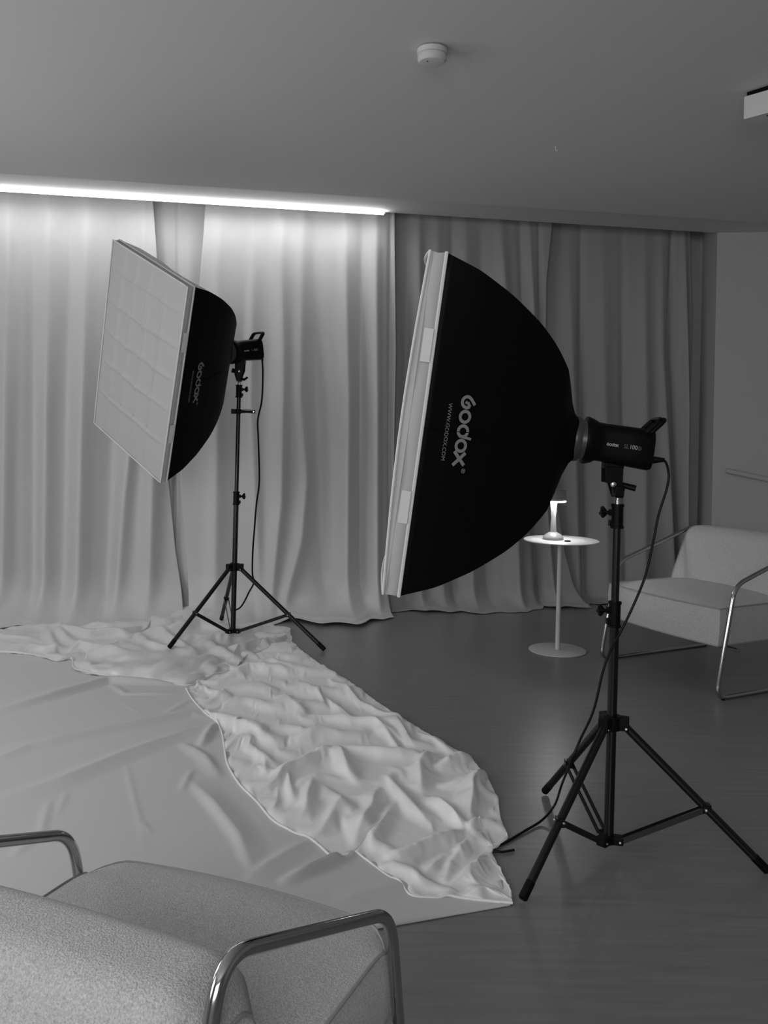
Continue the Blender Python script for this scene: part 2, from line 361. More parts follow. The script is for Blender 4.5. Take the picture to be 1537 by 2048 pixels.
# ------------------------------------------------------------------ cloths on the floor
def FP(px, py): return at_height(px, py, 0)[:2]
def seg_dist(X, Y, poly, closed=False):
    best = np.full(X.shape, 1e9); bx = X.copy(); by = Y.copy(); par = np.zeros(X.shape); acc = 0; sgn = np.zeros(X.shape)
    P = list(poly) + ([poly[0]] if closed else [])
    tot = sum(np.hypot(*(np.array(P[i + 1]) - np.array(P[i]))) for i in range(len(P) - 1))
    for i in range(len(P) - 1):
        a = np.array(P[i]); d = np.array(P[i + 1]) - a; L2 = d @ d + 1e-12
        t = np.clip(((X - a[0]) * d[0] + (Y - a[1]) * d[1]) / L2, 0, 1)
        qx = a[0] + t * d[0]; qy = a[1] + t * d[1]; dd = np.hypot(X - qx, Y - qy); k = dd < best
        best = np.where(k, dd, best); bx = np.where(k, qx, bx); by = np.where(k, qy, by)
        par = np.where(k, (acc + t * math.sqrt(L2)) / tot, par)
        sgn = np.where(k, np.sign((X - a[0]) * d[1] - (Y - a[1]) * d[0]), sgn); acc += math.sqrt(L2)
    return best, bx, by, par, sgn
def inside(X, Y, poly):
    r = np.zeros(X.shape, bool); n = len(poly)
    for i in range(n):
        x1, y1 = poly[i]; x2, y2 = poly[(i + 1) % n]
        c = ((y1 > Y) != (y2 > Y)) & (X < (x2 - x1) * (Y - y1) / (y2 - y1 + 1e-12) + x1); r ^= c
    return r
def crest(X, Y, pts, w, h, w2=None, fade=.32):
    """a fold: sharp crest along pts, half width w on the right-hand side of its direction and w2 on the left"""
    P = [FP(*p) for p in pts]; d, _, _, par, sg = seg_dist(X, Y, P)
    ww = np.where(sg > 0, w, w2 if w2 else w)
    t = np.clip(1 - d / ww, 0, 1); e = np.clip(np.minimum(par, 1 - par) / fade, 0, 1) ** .7
    return h * (t ** 1.6) * (.04 + .96 * e)
def sheet(name, label, m, outline, height, step, z0, edge_lift=.012, group=None, smooth_px=1, cat='cloth', edge=.03):
    P = [tuple(p) for p in outline]
    # round the outline a little
    xs = [p[0] for p in P]; ys = [p[1] for p in P]
    gx = np.arange(min(xs) - step, max(xs) + 2 * step, step); gy = np.arange(min(ys) - step, max(ys) + 2 * step, step)
    X, Y = np.meshgrid(gx, gy); ins = inside(X, Y, P)
    fc = ins[:-1, :-1] & ins[1:, :-1] & ins[:-1, 1:] & ins[1:, 1:]
    used = np.zeros(X.shape, bool)
    for a in (0, 1):
        for c in (0, 1): used[a:a + fc.shape[0], c:c + fc.shape[1]] |= fc
    full = np.ones(X.shape, bool); full[1:-1, 1:-1] = fc[:-1, :-1] & fc[1:, :-1] & fc[:-1, 1:] & fc[1:, 1:]; full[0, :] = full[-1, :] = full[:, 0] = full[:, -1] = False
    bnd = used & ~full
    d, bx, by, par, sg = seg_dist(X, Y, P, True)
    X = np.where(bnd, bx, X); Y = np.where(bnd, by, Y); d = np.where(bnd, 0, d)
    Z = height(X, Y, d)
    roll = edge_lift * np.exp(-((d - .006) / .006) ** 2)
    Z = z0(X, Y) + Z * np.clip(d / edge, 0, 1) ** .6 + roll + .004 * np.clip(d / .01, 0, 1)
    idx = -np.ones(X.shape, int); idx[used] = np.arange(used.sum())
    V = np.stack([X[used], Y[used], Z[used]], 1)
    r, c = np.nonzero(fc); Fc = np.stack([idx[r, c], idx[r, c + 1], idx[r + 1, c + 1], idx[r + 1, c]], 1)
    o = mesh_obj(name, V, Fc, m)
    me = o.data
    if me.polygons and sum(p.normal.z for p in list(me.polygons)[:200]) < 0:
        me.flip_normals()
    s_ = o.modifiers.new('thickness', 'SOLIDIFY'); s_.thickness = .004; s_.offset = -1
    return tag(o, label, cat, group)
def ridged(X, Y, sc, ang, an, seed, warp=.25):
    c, s = math.cos(ang), math.sin(ang); u = (X * c + Y * s) * sc; v = (-X * s + Y * c) * sc * an
    u = u + warp * 3 * (vnoise(u * .6 + 11, v * .6, seed + 1) - .5); v = v + warp * 3 * (vnoise(u * .6, v * .6 + 7, seed + 2) - .5)
    n = vnoise(u, v, seed); return (1 - np.abs(2 * n - 1)) ** 1.5
near_l = FP(800, 1852); near_r = FP(1026, 1812); dvec = near_l - near_r
def extp(k): return tuple(near_r + dvec * k)
base_out = [extp(9.0), extp(0), FP(1000, 1748), FP(975, 1690), FP(930, 1600), FP(850, 1500), FP(700, 1400), FP(600, 1300), FP(560, 1265), (-1.3, 5.85), (-3.2, 5.5), (-3.2, 3.0)]
def base_h(X, Y, d):
    h = .004 * vnoise(X * 3, Y * 3, 77)
    F = [([(-30, 1434), (107, 1398), (217, 1367), (300, 1369), (372, 1374)], .05, .034, .17), ([(217, 1368), (250, 1392), (372, 1390)], .03, .012, .05),
         ([(-30, 1530), (60, 1498), (258, 1458), (386, 1430), (414, 1442)], .06, .026, .13), ([(-30, 1612), (120, 1568), (249, 1515), (330, 1485), (392, 1458)], .10, .024, .10),
         ([(246, 1508), (262, 1580), (280, 1655), (292, 1730)], .014, .006, .03), ([(275, 1640), (300, 1668), (285, 1680)], .03, .006, .03), ([(300, 1440), (230, 1400)], .02, .004, .02),
         ([(360, 1488), (410, 1520), (440, 1560)], .06, .02, .05), ([(380, 1565), (430, 1622), (475, 1680), (506, 1750)], .035, .024, .11), ([(385, 1540), (362, 1590)], .03, .010, .03),
         ([(432, 1448), (400, 1500)], .04, .028, .04), ([(385, 1400), (320, 1440)], .05, .010, .05), ([(490, 1765), (560, 1722), (618, 1685)], .10, .016, .06),
         ([(560, 1772), (675, 1724), (712, 1706)], .05, .030, .05), ([(100, 1600), (75, 1700)], .04, .008, .04), ([(135, 1580), (110, 1650)], .03, .006, .03), ([(560, 1275), (590, 1290)], .05, .02, .05), ([(20, 1720), (90, 1665)], .05, .008, .05),
         ([(660, 1810), (740, 1790), (830, 1770)], .10, .010, .10)]
    for pts, w, hh, w2 in F: h = np.maximum(h, crest(X, Y, pts, w, hh, w2) + .3 * h)
    for pl in (crum_out, sat_out):
        dd = seg_dist(X, Y, pl, True)[0]; h = np.where(inside(X, Y, pl), np.minimum(h, .006) * np.clip(1 - dd / .03, 0, 1), h)
    return h

cr_in = [(372, 1383), (385, 1405), (410, 1432), (433, 1448), (444, 1470), (449, 1500), (456, 1535), (480, 1575), (512, 1606), (545, 1645), (585, 1668), (625, 1685), (668, 1722), (690, 1722), (708, 1708), (740, 1730), (775, 1756), (800, 1768), (822, 1795), (870, 1800), (900, 1798), (960, 1806), (1026, 1811)]
cr_out = [(1022, 1785), (1000, 1740), (980, 1702), (1016, 1676), (1002, 1640), (996, 1600), (975, 1556), (945, 1522), (905, 1498), (840, 1460), (760, 1410), (700, 1365), (640, 1330), (600, 1300), (575, 1276), (520, 1262), (480, 1268), (455, 1292), (420, 1330), (380, 1362)]
crum_out = [tuple(FP(*p)) for p in cr_in + cr_out]
CC = [([(675, 1502), (620, 1528), (563, 1556), (524, 1595)], .05, .05), ([(675, 1502), (690, 1535), (702, 1568)], .05, .055), ([(675, 1504), (725, 1512), (778, 1515), (850, 1512)], .06, .05), ([(855, 1513), (842, 1545), (846, 1590)], .05, .07),
      ([(769, 1556), (800, 1600), (840, 1640), (872, 1668)], .06, .05), ([(971, 1539), (941, 1590), (937, 1650)], .06, .08), ([(941, 1522), (905, 1530), (872, 1547)], .05, .06), ([(756, 1577), (740, 1630), (700, 1706)], .05, .05),
      ([(932, 1663), (880, 1690), (829, 1715), (778, 1732)], .05, .06), ([(975, 1668), (932, 1693), (905, 1730), (894, 1780)], .04, .04), ([(615, 1436), (680, 1442), (752, 1453), (820, 1496)], .05, .035), ([(563, 1393), (580, 1415), (615, 1436)], .05, .035),
      ([(640, 1380), (666, 1414), (700, 1445), (760, 1452)], .05, .04), ([(752, 1449), (780, 1480), (803, 1513)], .045, .04), ([(778, 1440), (810, 1475), (838, 1513)], .045, .04), ([(494, 1466), (500, 1500), (530, 1525), (559, 1548)], .04, .03),
      ([(400, 1419), (443, 1440), (500, 1465), (563, 1500)], .07, .045), ([(469, 1397), (520, 1410), (563, 1436)], .07, .03), ([(590, 1363), (625, 1385), (657, 1414)], .07, .04), ([(430, 1375), (500, 1340), (560, 1345), (610, 1370)], .09, .04),
      ([(575, 1545), (590, 1620)], .035, .03), ([(630, 1560), (600, 1650)], .04, .035), ([(560, 1560), (548, 1640)], .03, .02), ([(690, 1600), (630, 1690)], .04, .03), ([(800, 1590), (760, 1660), (740, 1710)], .045, .03),
      ([(860, 1600), (905, 1640), (925, 1665)], .04, .05), ([(880, 1580), (915, 1575), (960, 1560)], .05, .04), ([(990, 1650), (950, 1655), (930, 1670)], .04, .05), ([(850, 1760), (890, 1720), (930, 1700)], .04, .03), ([(900, 1780), (960, 1740), (985, 1712)], .06, .035),
      ([(600, 1310), (660, 1350), (740, 1405)], .05, .02), ([(640, 1350), (720, 1410), (800, 1450), (900, 1510)], .035, .03), ([(700, 1400), (780, 1435), (850, 1475), (930, 1530)], .03, .025), ([(455, 1510), (475, 1480), (520, 1490)], .04, .02),
      ([(480, 1570), (510, 1540), (560, 1555)], .04, .02), ([(520, 1500), (535, 1560)], .03, .025), ([(485, 1340), (540, 1330), (600, 1350)], .05, .03), ([(700, 1480), (640, 1470), (590, 1490)], .06, .03), ([(560, 1600), (640, 1560), (720, 1570)], .05, .02),
      ([(720, 1745), (790, 1740), (850, 1770), (930, 1795)], .04, .02), ([(920, 1800), (975, 1790), (1020, 1800)], .04, .03)]
def vor(X, Y, sc, ang, an, seed, warp=.3):
    # distance to the nearest of jittered points, squared: soft hollows that meet in crisp creases
    c, s_ = math.cos(ang), math.sin(ang); u = (X * c + Y * s_) * sc; v = (-X * s_ + Y * c) * sc * an
    u = u + warp * 2 * (vnoise(u * .8 + 5, v * .8, seed + 1) - .5); v = v + warp * 2 * (vnoise(u * .8, v * .8 + 3, seed + 2) - .5)
    ui = np.floor(u); vi = np.floor(v); best = np.full(X.shape, 9.0)
    for a in (-1, 0, 1):
        for b_ in (-1, 0, 1):
            cu, cv = ui + a, vi + b_
            jx = vnoise(cu * 7.0 + .5, cv * 5.0 + .5, seed + 3); jy = vnoise(cu * 5.0 + .5, cv * 9.0 + .5, seed + 4)
            best = np.minimum(best, (u - cu - jx) ** 2 + (v - cv - jy) ** 2)
    return np.clip(best, 0, 1.2)
def resample(P, n):
    P = np.array(P); d = np.r_[0, np.cumsum(np.hypot(*np.diff(P, axis=0).T))]; t = np.linspace(0, d[-1], n)
    return np.stack([np.interp(t, d, P[:, k]) for k in (0, 1)], 1)
def settle(A, B, crests, nu, nv, excess, its, hs, ang, an, grav, bend, va=1.3):
    """a small cloth relaxation: fabric with slightly more length than its footprint, started from the seen folds and let sag on to the floor"""
    a = resample(A, nv); b_ = resample(B, nv); u = np.linspace(0, 1, nu)[:, None, None]; X = a[None] * (1 - u) + b_[None] * u
    x, y = X[..., 0], X[..., 1]; h = np.zeros(x.shape)
    for pts, w, hh in crests: h = np.maximum(h, crest(x, y, pts, w * 1.1, hh))
    h = h * hs + va * (vor(x, y, 1.9, R(ang), an, 51, .6) * .05 + vor(x, y, 4.4, R(ang - 15), an * .8, 55, .7) * .022 + .006 * vor(x, y, 10, R(ang), 1.5, 57, .5))
    P = np.stack([x, y, np.maximum(h, 0)], -1); P0 = P.copy(); V = np.zeros_like(P); dt = .012
    edge = np.zeros(x.shape, bool); edge[0] = edge[-1] = edge[:, 0] = edge[:, -1] = True
    ln = lambda di, dj: np.linalg.norm(P0[di:, dj:] - P0[:nu - di, :nv - dj], axis=-1) * excess
    CN = [(1, 0, 1.0), (0, 1, 1.0), (2, 0, bend), (0, 2, bend), (4, 0, bend), (0, 4, bend)]; CN = [(i_, j_, k_, ln(i_, j_)) for i_, j_, k_ in CN]
    r1 = np.linalg.norm(P0[1:, 1:] - P0[:-1, :-1], axis=-1) * excess; r2 = np.linalg.norm(P0[1:, :-1] - P0[:-1, 1:], axis=-1) * excess
    def solve(Q, di, dj, k, rest):
        m = max(di, dj)
        for par in range(2):
            idx = np.arange((nu if di else nv) - m); idx = idx[(idx // m) % 2 == par]
            if di: p, q, r = Q[idx], Q[idx + m], rest[idx]
            else: p, q, r = Q[:, idx], Q[:, idx + m], rest[:, idx]
            d = q - p; l = np.linalg.norm(d, axis=-1, keepdims=True) + 1e-9; c = (l - r[..., None]) / l * d * .5 * k
            if di: Q[idx] += c; Q[idx + m] -= c
            else: Q[:, idx] += c; Q[:, idx + m] -= c
    A1, A2 = slice(1, None), slice(None, -1)
    for it in range(its):
        V[..., 2] -= grav * dt * (1 if it > 60 else .2); V *= .97; Q = P + V * dt
        for _ in range(6):
            solve(Q, *CN[0]); solve(Q, *CN[1])
            for sa, sb, rr in (((A1, A1), (A2, A2), r1), ((A1, A2), (A2, A1), r2)):
                d = Q[sa] - Q[sb]; l = np.linalg.norm(d, axis=-1, keepdims=True) + 1e-9; c = (l - rr[..., None]) / l * d * .10; Q[sa] -= c; Q[sb] += c
            for cn in CN[2:]: solve(Q, *cn)
            Q[edge, :2] = P0[edge, :2]; Q[..., 2] = np.maximum(Q[..., 2], .002)
        Q[edge, 2] = np.minimum(Q[edge, 2], .006); con = Q[..., 2] < .0035
        Q[con, :2] = P[con, :2] + .3 * (Q[con, :2] - P[con, :2])
        V = (Q - P) / dt; V *= np.minimum(1, 2.0 / (np.linalg.norm(V, axis=-1, keepdims=True) + 1e-9)); P = Q
    return P
def sim_sheet(name, label, m, P, zs, z0, cat):
    P = P.copy(); P[..., 2] = P[..., 2] * zs + z0; nu, nv, _ = P.shape
    # one light smoothing pass takes out grid-scale chatter
    Z = P.copy(); Z[1:-1, 1:-1] = .5 * P[1:-1, 1:-1] + .125 * (P[2:, 1:-1] + P[:-2, 1:-1] + P[1:-1, 2:] + P[1:-1, :-2]); P = Z
    Fc = [(i * nv + j, i * nv + j + 1, (i + 1) * nv + j + 1, (i + 1) * nv + j) for i in range(nu - 1) for j in range(nv - 1)]
    o = mesh_obj(name, P.reshape(-1, 3), Fc, m); me = o.data
    if sum(p.normal.z for p in list(me.polygons)[:3000]) < 0: me.flip_normals()
    sb = o.modifiers.new('smooth', 'SUBSURF'); sb.levels = 1; sb.render_levels = 1
    s_ = o.modifiers.new('thickness', 'SOLIDIFY'); s_.thickness = .003; s_.offset = -1
    return tag(o, label, cat)
PC = settle([FP(*p) for p in cr_in], [FP(*p) for p in cr_out[::-1]], CC, 120, 320, 1.032, 64, 1.05, -66, 2.8, .4, .10, 1.0)
crum = sim_sheet('crumpled_sheet', 'crumpled white bedsheet heaped along the right side of the floor cloth', M['sheet'], PC, .64, .005, 'sheet')

sat_up = [(-60, 1262), (60, 1256), (150, 1258), (240, 1247), (300, 1236), (350, 1216), (400, 1206), (450, 1212), (500, 1232), (580, 1258), (584, 1284)]
sat_dn = [(560, 1296), (500, 1312), (470, 1340), (432, 1352), (400, 1366), (370, 1375), (290, 1364), (212, 1358), (170, 1350), (147, 1342), (144, 1322), (112, 1326), (60, 1312), (-60, 1304)]
def FPh(px, py, h): return at_height(px, py, h)[:2]
sat_out = [tuple(FPh(x, y, .05 if 280 < x < 520 else .0)) for x, y in sat_up] + [tuple(FP(*p)) for p in sat_dn]
SS = [([(-40, 1281), (40, 1283), (86, 1288)], .03, .03), ([(77, 1254), (100, 1280), (107, 1303), (110, 1325)], .05, .03), ([(112, 1256), (128, 1275), (180, 1279), (240, 1274), (300, 1256)], .07, .05), ([(100, 1262), (130, 1285), (160, 1303), (257, 1318), (386, 1312)], .06, .045),
      ([(275, 1271), (292, 1294), (340, 1305), (386, 1316)], .04, .05), ([(278, 1268), (320, 1270), (350, 1290), (392, 1316)], .04, .05), ([(159, 1329), (189, 1346), (300, 1337), (378, 1320)], .05, .035), ([(150, 1333), (200, 1352), (290, 1358)], .04, .025), ([(300, 1360), (350, 1340), (420, 1330)], .06, .04),
      ([(460, 1330), (475, 1310), (510, 1300), (560, 1288), (580, 1270)], .05, .05), ([(300, 1262), (340, 1235), (400, 1222), (450, 1225)], .16, .09), ([(330, 1280), (400, 1262), (450, 1270)], .09, .07), ([(420, 1300), (470, 1275), (540, 1262)], .09, .05),
      ([(390, 1290), (430, 1300), (470, 1330)], .06, .03), ([(360, 1300), (390, 1285), (430, 1290)], .05, .04), ([(200, 1310), (240, 1290), (270, 1300)], .06, .03), ([(130, 1268), (170, 1262), (230, 1258)], .06, .03), ([(0, 1296), (60, 1300), (110, 1312)], .03, .02), ([(190, 1290), (250, 1300), (300, 1305)], .04, .025)]
PS = settle([FP(*p) for p in sat_dn[::-1]], [FPh(x, y, .05 if 280 < x < 520 else 0) for x, y in sat_up], SS, 70, 240, 1.045, 64, 1.1, 8, 3.0, .35, .12, .9)
sat = sim_sheet('satin_sheet', 'shiny white satin sheet rumpled at the foot of the pale curtains', M['satin'], PS, .8, .007, 'sheet')
base_cloth = sheet('floor_cloth', 'large white cloth spread flat over the floor with long creases', M['cloth'], base_out, base_h, .010, lambda X, Y: 0 * X + .001, cat='cloth')
def hem(parent, pts, r, lift=.004):
    P = spline([(p[0], p[1], 0) for p in pts], 14); Q = []
    for p in P:
        hit, loc, *_ = parent.ray_cast(Vector((p.x, p.y, 2)), Vector((0, 0, -1)))
        Q.append([p.x, p.y, loc.z if hit else None])
    last = next((q[2] for q in Q if q[2] is not None), .01)
    for q in Q:
        if q[2] is None: q[2] = last
        last = q[2]
    z = np.array([q[2] for q in Q]); z = np.convolve(np.pad(z, 2, 'edge'), np.ones(5) / 5, 'valid')
    b = MB(); b.tube([(q[0], q[1], zz + lift) for q, zz in zip(Q, z)], r, 8); b.build('hem', parent.data.materials[0], parent)
hem(crum, [FP(*p) for p in cr_in], .0042, .001)
hem(sat, [FP(*p) for p in sat_dn[::-1]], .005, .001)
def surf_z(o, x, y):
    hit, loc, *_ = o.ray_cast(Vector((x, y, 2)), Vector((0, 0, -1))); return loc.z if hit else 0

# ------------------------------------------------------------------ softboxes
def rot(a, b_, g):
    n = np.array([math.cos(b_) * math.cos(a), math.cos(b_) * math.sin(a), math.sin(b_)])
    u0 = np.array([-math.sin(a), math.cos(a), 0]); v0 = np.cross(n, u0)
    return n, math.cos(g) * u0 + math.sin(g) * v0, -math.sin(g) * u0 + math.cos(g) * v0, u0, v0
PD = np.array([0, .21, .42, .61, .74, .84, .93, 1.0]); PR = np.array([1, .93, .82, .69, .57, .44, .30, .19])
def ring_poly(c, ro, ri, a0=0, a1=360, n=40):
    v = []; f = []
    for k in range(n + 1):
        a = R(a0 + (a1 - a0) * k / n); v += [(c[0] + ro * math.cos(a), c[1] + ro * math.sin(a)), (c[0] + ri * math.cos(a), c[1] + ri * math.sin(a))]
        if k: f.append((2 * k - 2, 2 * k - 1, 2 * k + 1, 2 * k))
    return v, f
def bar_poly(pts, w, n=6):
    v = []; f = []; P = [Vector((*p, 0)) for p in pts]; Q = []
    for i in range(len(P) - 1):
        for k in range(n): Q.append(P[i].lerp(P[i + 1], k / n))
    Q.append(P[-1])
    for i, q in enumerate(Q):
        t = (Q[min(i + 1, len(Q) - 1)] - Q[max(i - 1, 0)]).normalized(); nn = Vector((-t.y, t.x, 0)) * w / 2
        v += [((q + nn).x, (q + nn).y), ((q - nn).x, (q - nn).y)]
        if i: f.append((2 * i - 2, 2 * i - 1, 2 * i + 1, 2 * i))
    return v, f
def logo_shapes():
    S = [ring_poly((0, 0), 1, .54, 150, 405, 44), bar_poly([(-.66, .38), (-.50, .62), (.30, 1.34)], .46), bar_poly([(.60, .60), (.02, .12)], .42), bar_poly([(-.12, .02), (.20, -.22)], .28)]
    S += [ring_poly((2.07, 0), 1, .54), ring_poly((4.14, 0), 1, .54), bar_poly([(4.92, -.35), (5.03, .75), (5.16, 1.5)], .36), ring_poly((6.21, 0), 1, .54)]
    S += [bar_poly([(7.05, -.92), (8.95, .92)], .50), bar_poly([(7.15, .92), (9.05, -.92)], .50)]
    S += [ring_poly((9.75, .95), .33, .25), bar_poly([(9.66, .80), (9.66, 1.10)], .07), bar_poly([(9.66, 1.08), (9.84, 1.04), (9.72, .96), (9.86, .80)], .07)]
    return S
def text_shapes(txt, size=1.0):
    cu = bpy.data.curves.new('t', 'FONT'); cu.body = txt; cu.size = size; cu.fill_mode = 'FRONT'; cu.resolution_u = 3
    o = bpy.data.objects.new('t', cu); COL.objects.link(o); dg = bpy.context.evaluated_depsgraph_get(); dg.update()
    me = bpy.data.meshes.new_from_object(o.evaluated_get(dg)); v = [(p.co.x, p.co.y) for p in me.vertices]; f = [tuple(p.vertices) for p in me.polygons]
    bpy.data.objects.remove(o); bpy.data.curves.remove(cu); bpy.data.meshes.remove(me); return v, f
def softbox(label, C, ang, w, h, D, lip, near=1, scale=1.0, creases=True, sag=.0):
    n, u, v, u0, v0 = rot(*ang); C = np.array(C)
    root = thing('softbox', label, 'softbox', tuple(C - n * D), 'rectangular softboxes')
    hw, hh = w / 2, h / 2
    rho = lambda d: np.interp(d / D, PD, PR)
    ds = np.linspace(0, D, 26)
    from_d = lambda d: rho(d)
    # smooth profile
    rs = np.array([rho(x) for x in ds]); rs = np.convolve(np.r_[rs[0] + (rs[0] - rs[2]) / 2, rs, rs[-1] - .02], [.25, .5, .25], 'valid')
    rr = lambda d: np.interp(d, ds, rs)
    D0 = lip                                             # rim of the black shell sits this far behind the front edge
    def ringpt(d, k, N=20):                              # perimeter point k of 4N
        side, j = divmod(k, N); t = j / N; r = rr(d)
        cs = [(1, 1), (1, -1), (-1, -1), (-1, 1)]; a = cs[side]; b_ = cs[(side + 1) % 4]
        x = (a[0] * (1 - t) + b_[0] * t); y = (a[1] * (1 - t) + b_[1] * t)
        # panels draw in very slightly between the rods
        pin = .035 * math.sin(math.pi * t) * math.sin(math.pi * min(1, d / D)) * (1 - .3 * t)
        if abs(a[0] - b_[0]) < .1: x *= (1 - pin)
        else: y *= (1 - pin)
        ring_r = .068
        cx, cy = x * hw * r, y * hh * r
        m = max(0, (d / D - .86) / .14); L = math.hypot(cx, cy)
        if m > 0: cx = cx * (1 - m) + cx / L * ring_r * m; cy = cy * (1 - m) + cy / L * ring_r * m
        return C - n * (D0 + d * (D - D0) / D) + u * cx + v * cy
    N = 20; V = [ringpt(d, k) for d in ds for k in range(4 * N)]; K = 4 * N
    Fc = [(i * K + k, i * K + (k + 1) % K, (i + 1) * K + (k + 1) % K, (i + 1) * K + k) for i in range(len(ds) - 1) for k in range(K)]
    shell = mesh_obj('shell', V, Fc, M['black_fabric'], root, auto=38); sm = shell.modifiers.new('thickness', 'SOLIDIFY'); sm.thickness = .002; sm.offset = -1
    # rim flap
    P4 = [(1, 1), (1, -1), (-1, -1), (-1, 1)]
    V = []; 
    for lay, (dd, grow) in enumerate(((D0, 0), (D0 * .5, -.004), (0, 0))):
        for k in range(K):
            side, j = divmod(k, N); t = j / N; a = P4[side]; b_ = P4[(side + 1) % 4]
            x = a[0] * (1 - t) + b_[0] * t; y = a[1] * (1 - t) + b_[1] * t
            s_ = sag * math.sin(math.pi * t) ** 1.0 * (1 - lay * .5) if lay == 2 else 0
            wv = .004 * math.sin(t * 17 + side) * (lay == 1)
            V.append(C - n * (dd - (sag * math.sin(math.pi * t) if lay == 2 else 0)) + u * (x * (hw + (grow + wv) * abs(x))) + v * (y * (hh + (grow + wv) * abs(y))))
    Fc = [(i * K + k, i * K + (k + 1) % K, (i + 1) * K + (k + 1) % K, (i + 1) * K + k) for i in range(2) for k in range(K)]
    flap = mesh_obj('rim_flap', V, Fc, M['flap'], root, auto=50); flap['label'] = 'pale grey fabric rim flap'
    sm = flap.modifiers.new('thickness', 'SOLIDIFY'); sm.thickness = .002
    b = MB(); b.tube([V[2 * K + k] for k in range(K)], .004, 6, closed=True); b.tube([V[k] for k in range(K)], .0055, 6, closed=True)
    b.build('edge_piping', M['piping'], root)
    # velcro tabs on the near long side
    for vv in (.235, -.235):
        b = MB(); q0 = C + u * near * (hw + .004) + v * vv * h; hl = .048 * scale
        pts = [q0 - n * (D0 - .006) + v * hl, q0 - n * (D0 - .006) - v * hl, q0 - n * (D0 * .28) - v * hl, q0 - n * (D0 * .28) + v * hl]
        b.add(pts + [p + u * near * .003 for p in pts], [(0, 1, 2, 3), (4, 5, 6, 7), (0, 1, 5, 4), (1, 2, 6, 5), (2, 3, 7, 6), (3, 0, 4, 7)])
        b.build('fastening_tab', M['piping'], root, smooth=False)
    # front diffuser, with pressed storage creases
    nx, ny = 96, 140; V = []
    for j in range(ny + 1):
        for i in range(nx + 1):
            x = -1 + 2 * i / nx; y = -1 + 2 * j / ny; e = (1 - abs(x) ** 6) * (1 - abs(y) ** 6)
            bulge = (.008 if not sag else .02) * (1 - x * x) * (1 - y * y)
            cr = 0
            if creases:
                for cx in (-.62, -.27, .1, .48):
                    cr += .018 * math.exp(-abs(x - cx - .008 * math.sin(y * 7)) / .022) * (1 if (cx < .2 or y < .8) else .3) * (1.0 if y > -.55 else .4)
                for cy in (.74, .40, .08, -.24, -.60):
                    cr += .011 * math.exp(-abs(y - cy - .006 * math.sin(x * 6 + cy * 9)) / .016)
            V.append(C - n * .006 + n * ((bulge + cr) * e) + u * x * hw + v * y * hh)
    Fc = [(j * (nx + 1) + i, j * (nx + 1) + i + 1, (j + 1) * (nx + 1) + i + 1, (j + 1) * (nx + 1) + i) for j in range(ny) for i in range(nx)]
    df = mesh_obj('front_diffuser', V, Fc, M['diffuser'], root); df['label'] = 'white front diffuser panel'
    sm = df.modifiers.new('thickness', 'SOLIDIFY'); sm.thickness = .002
    # printed name on the near long panel; letters are mapped on to the curved fabric
    arc = [0]; 
    for i in range(1, len(ds)): arc.append(arc[-1] + math.hypot(ds[i] - ds[i - 1], hw * (rr(ds[i]) - rr(ds[i - 1]))))
    def onpanel(a_, vv):
        d = np.interp(a_, arc, ds); y = vv / (hh * rr(d)); t = (1 - y) / 2
        pin = .035 * math.sin(math.pi * t) * math.sin(math.pi * min(1, d / D)) * (1 - .3 * t)
        return C - n * (D0 + d * (D - D0) / D) + u * near * (hw * rr(d) * (1 - pin) + .0035) + v * vv
    def place(shapes, sc, a0, v0_):
        b = MB()
        for vv, ff in shapes: b.add([onpanel(a0 + near * 0 + q[1] * sc, v0_ - q[0] * sc) for q in vv], ff)
        return b
    rl = .0207 * scale
    b = place(logo_shapes(), rl, .133 * scale, .088 * scale); lg = b.build('printed_logo', M['print'], root, smooth=False); lg['label'] = 'silver Godox lettering'.replace('Godox ', '')
    tv = text_shapes('WWW.GODOX.COM'); mx = max(p[0] for p in tv[0]); sc = .168 * scale / mx
    b = place([tv], sc, .074 * scale, .080 * scale); b.build('printed_address', M['print'], root, smooth=False)
    # seam across the middle of the panel
    b = MB(); b.tube([onpanel(a_, 0.0) for a_ in np.linspace(.005, arc[-1] * .62, 14)], .0012, 5); b.build('seam', M['black_fabric'], root)
    # speed ring
    b = MB(); rc = C - n * D; ax = tuple(-n)
    b.lathe(tuple(rc + n * .012), [(.060, -.005), (.072, 0), (.074, .012), (.070, .022), (.060, .024)], 40, ax); b.build('speed_ring', M['dark_plastic'], root)
    return root, rc, n, u0, v0
sbL = softbox('rectangular softbox facing the room in front of the pale curtains, white diffuser visible', np.array([-1.45, 5.247, 1.693 - EYE]) * .96 + np.array([0, 0, EYE]), (3.925, -.155, -.443), .768, 1.152, .61, .04, scale=1.15)
sbR = softbox('big black softbox seen from the side, nearest the camera, above the floor cloth', (.08, 2.928, 1.382), (3.105, .118, -.094), .679, 1.003, .545, .047, creases=False, sag=.016)

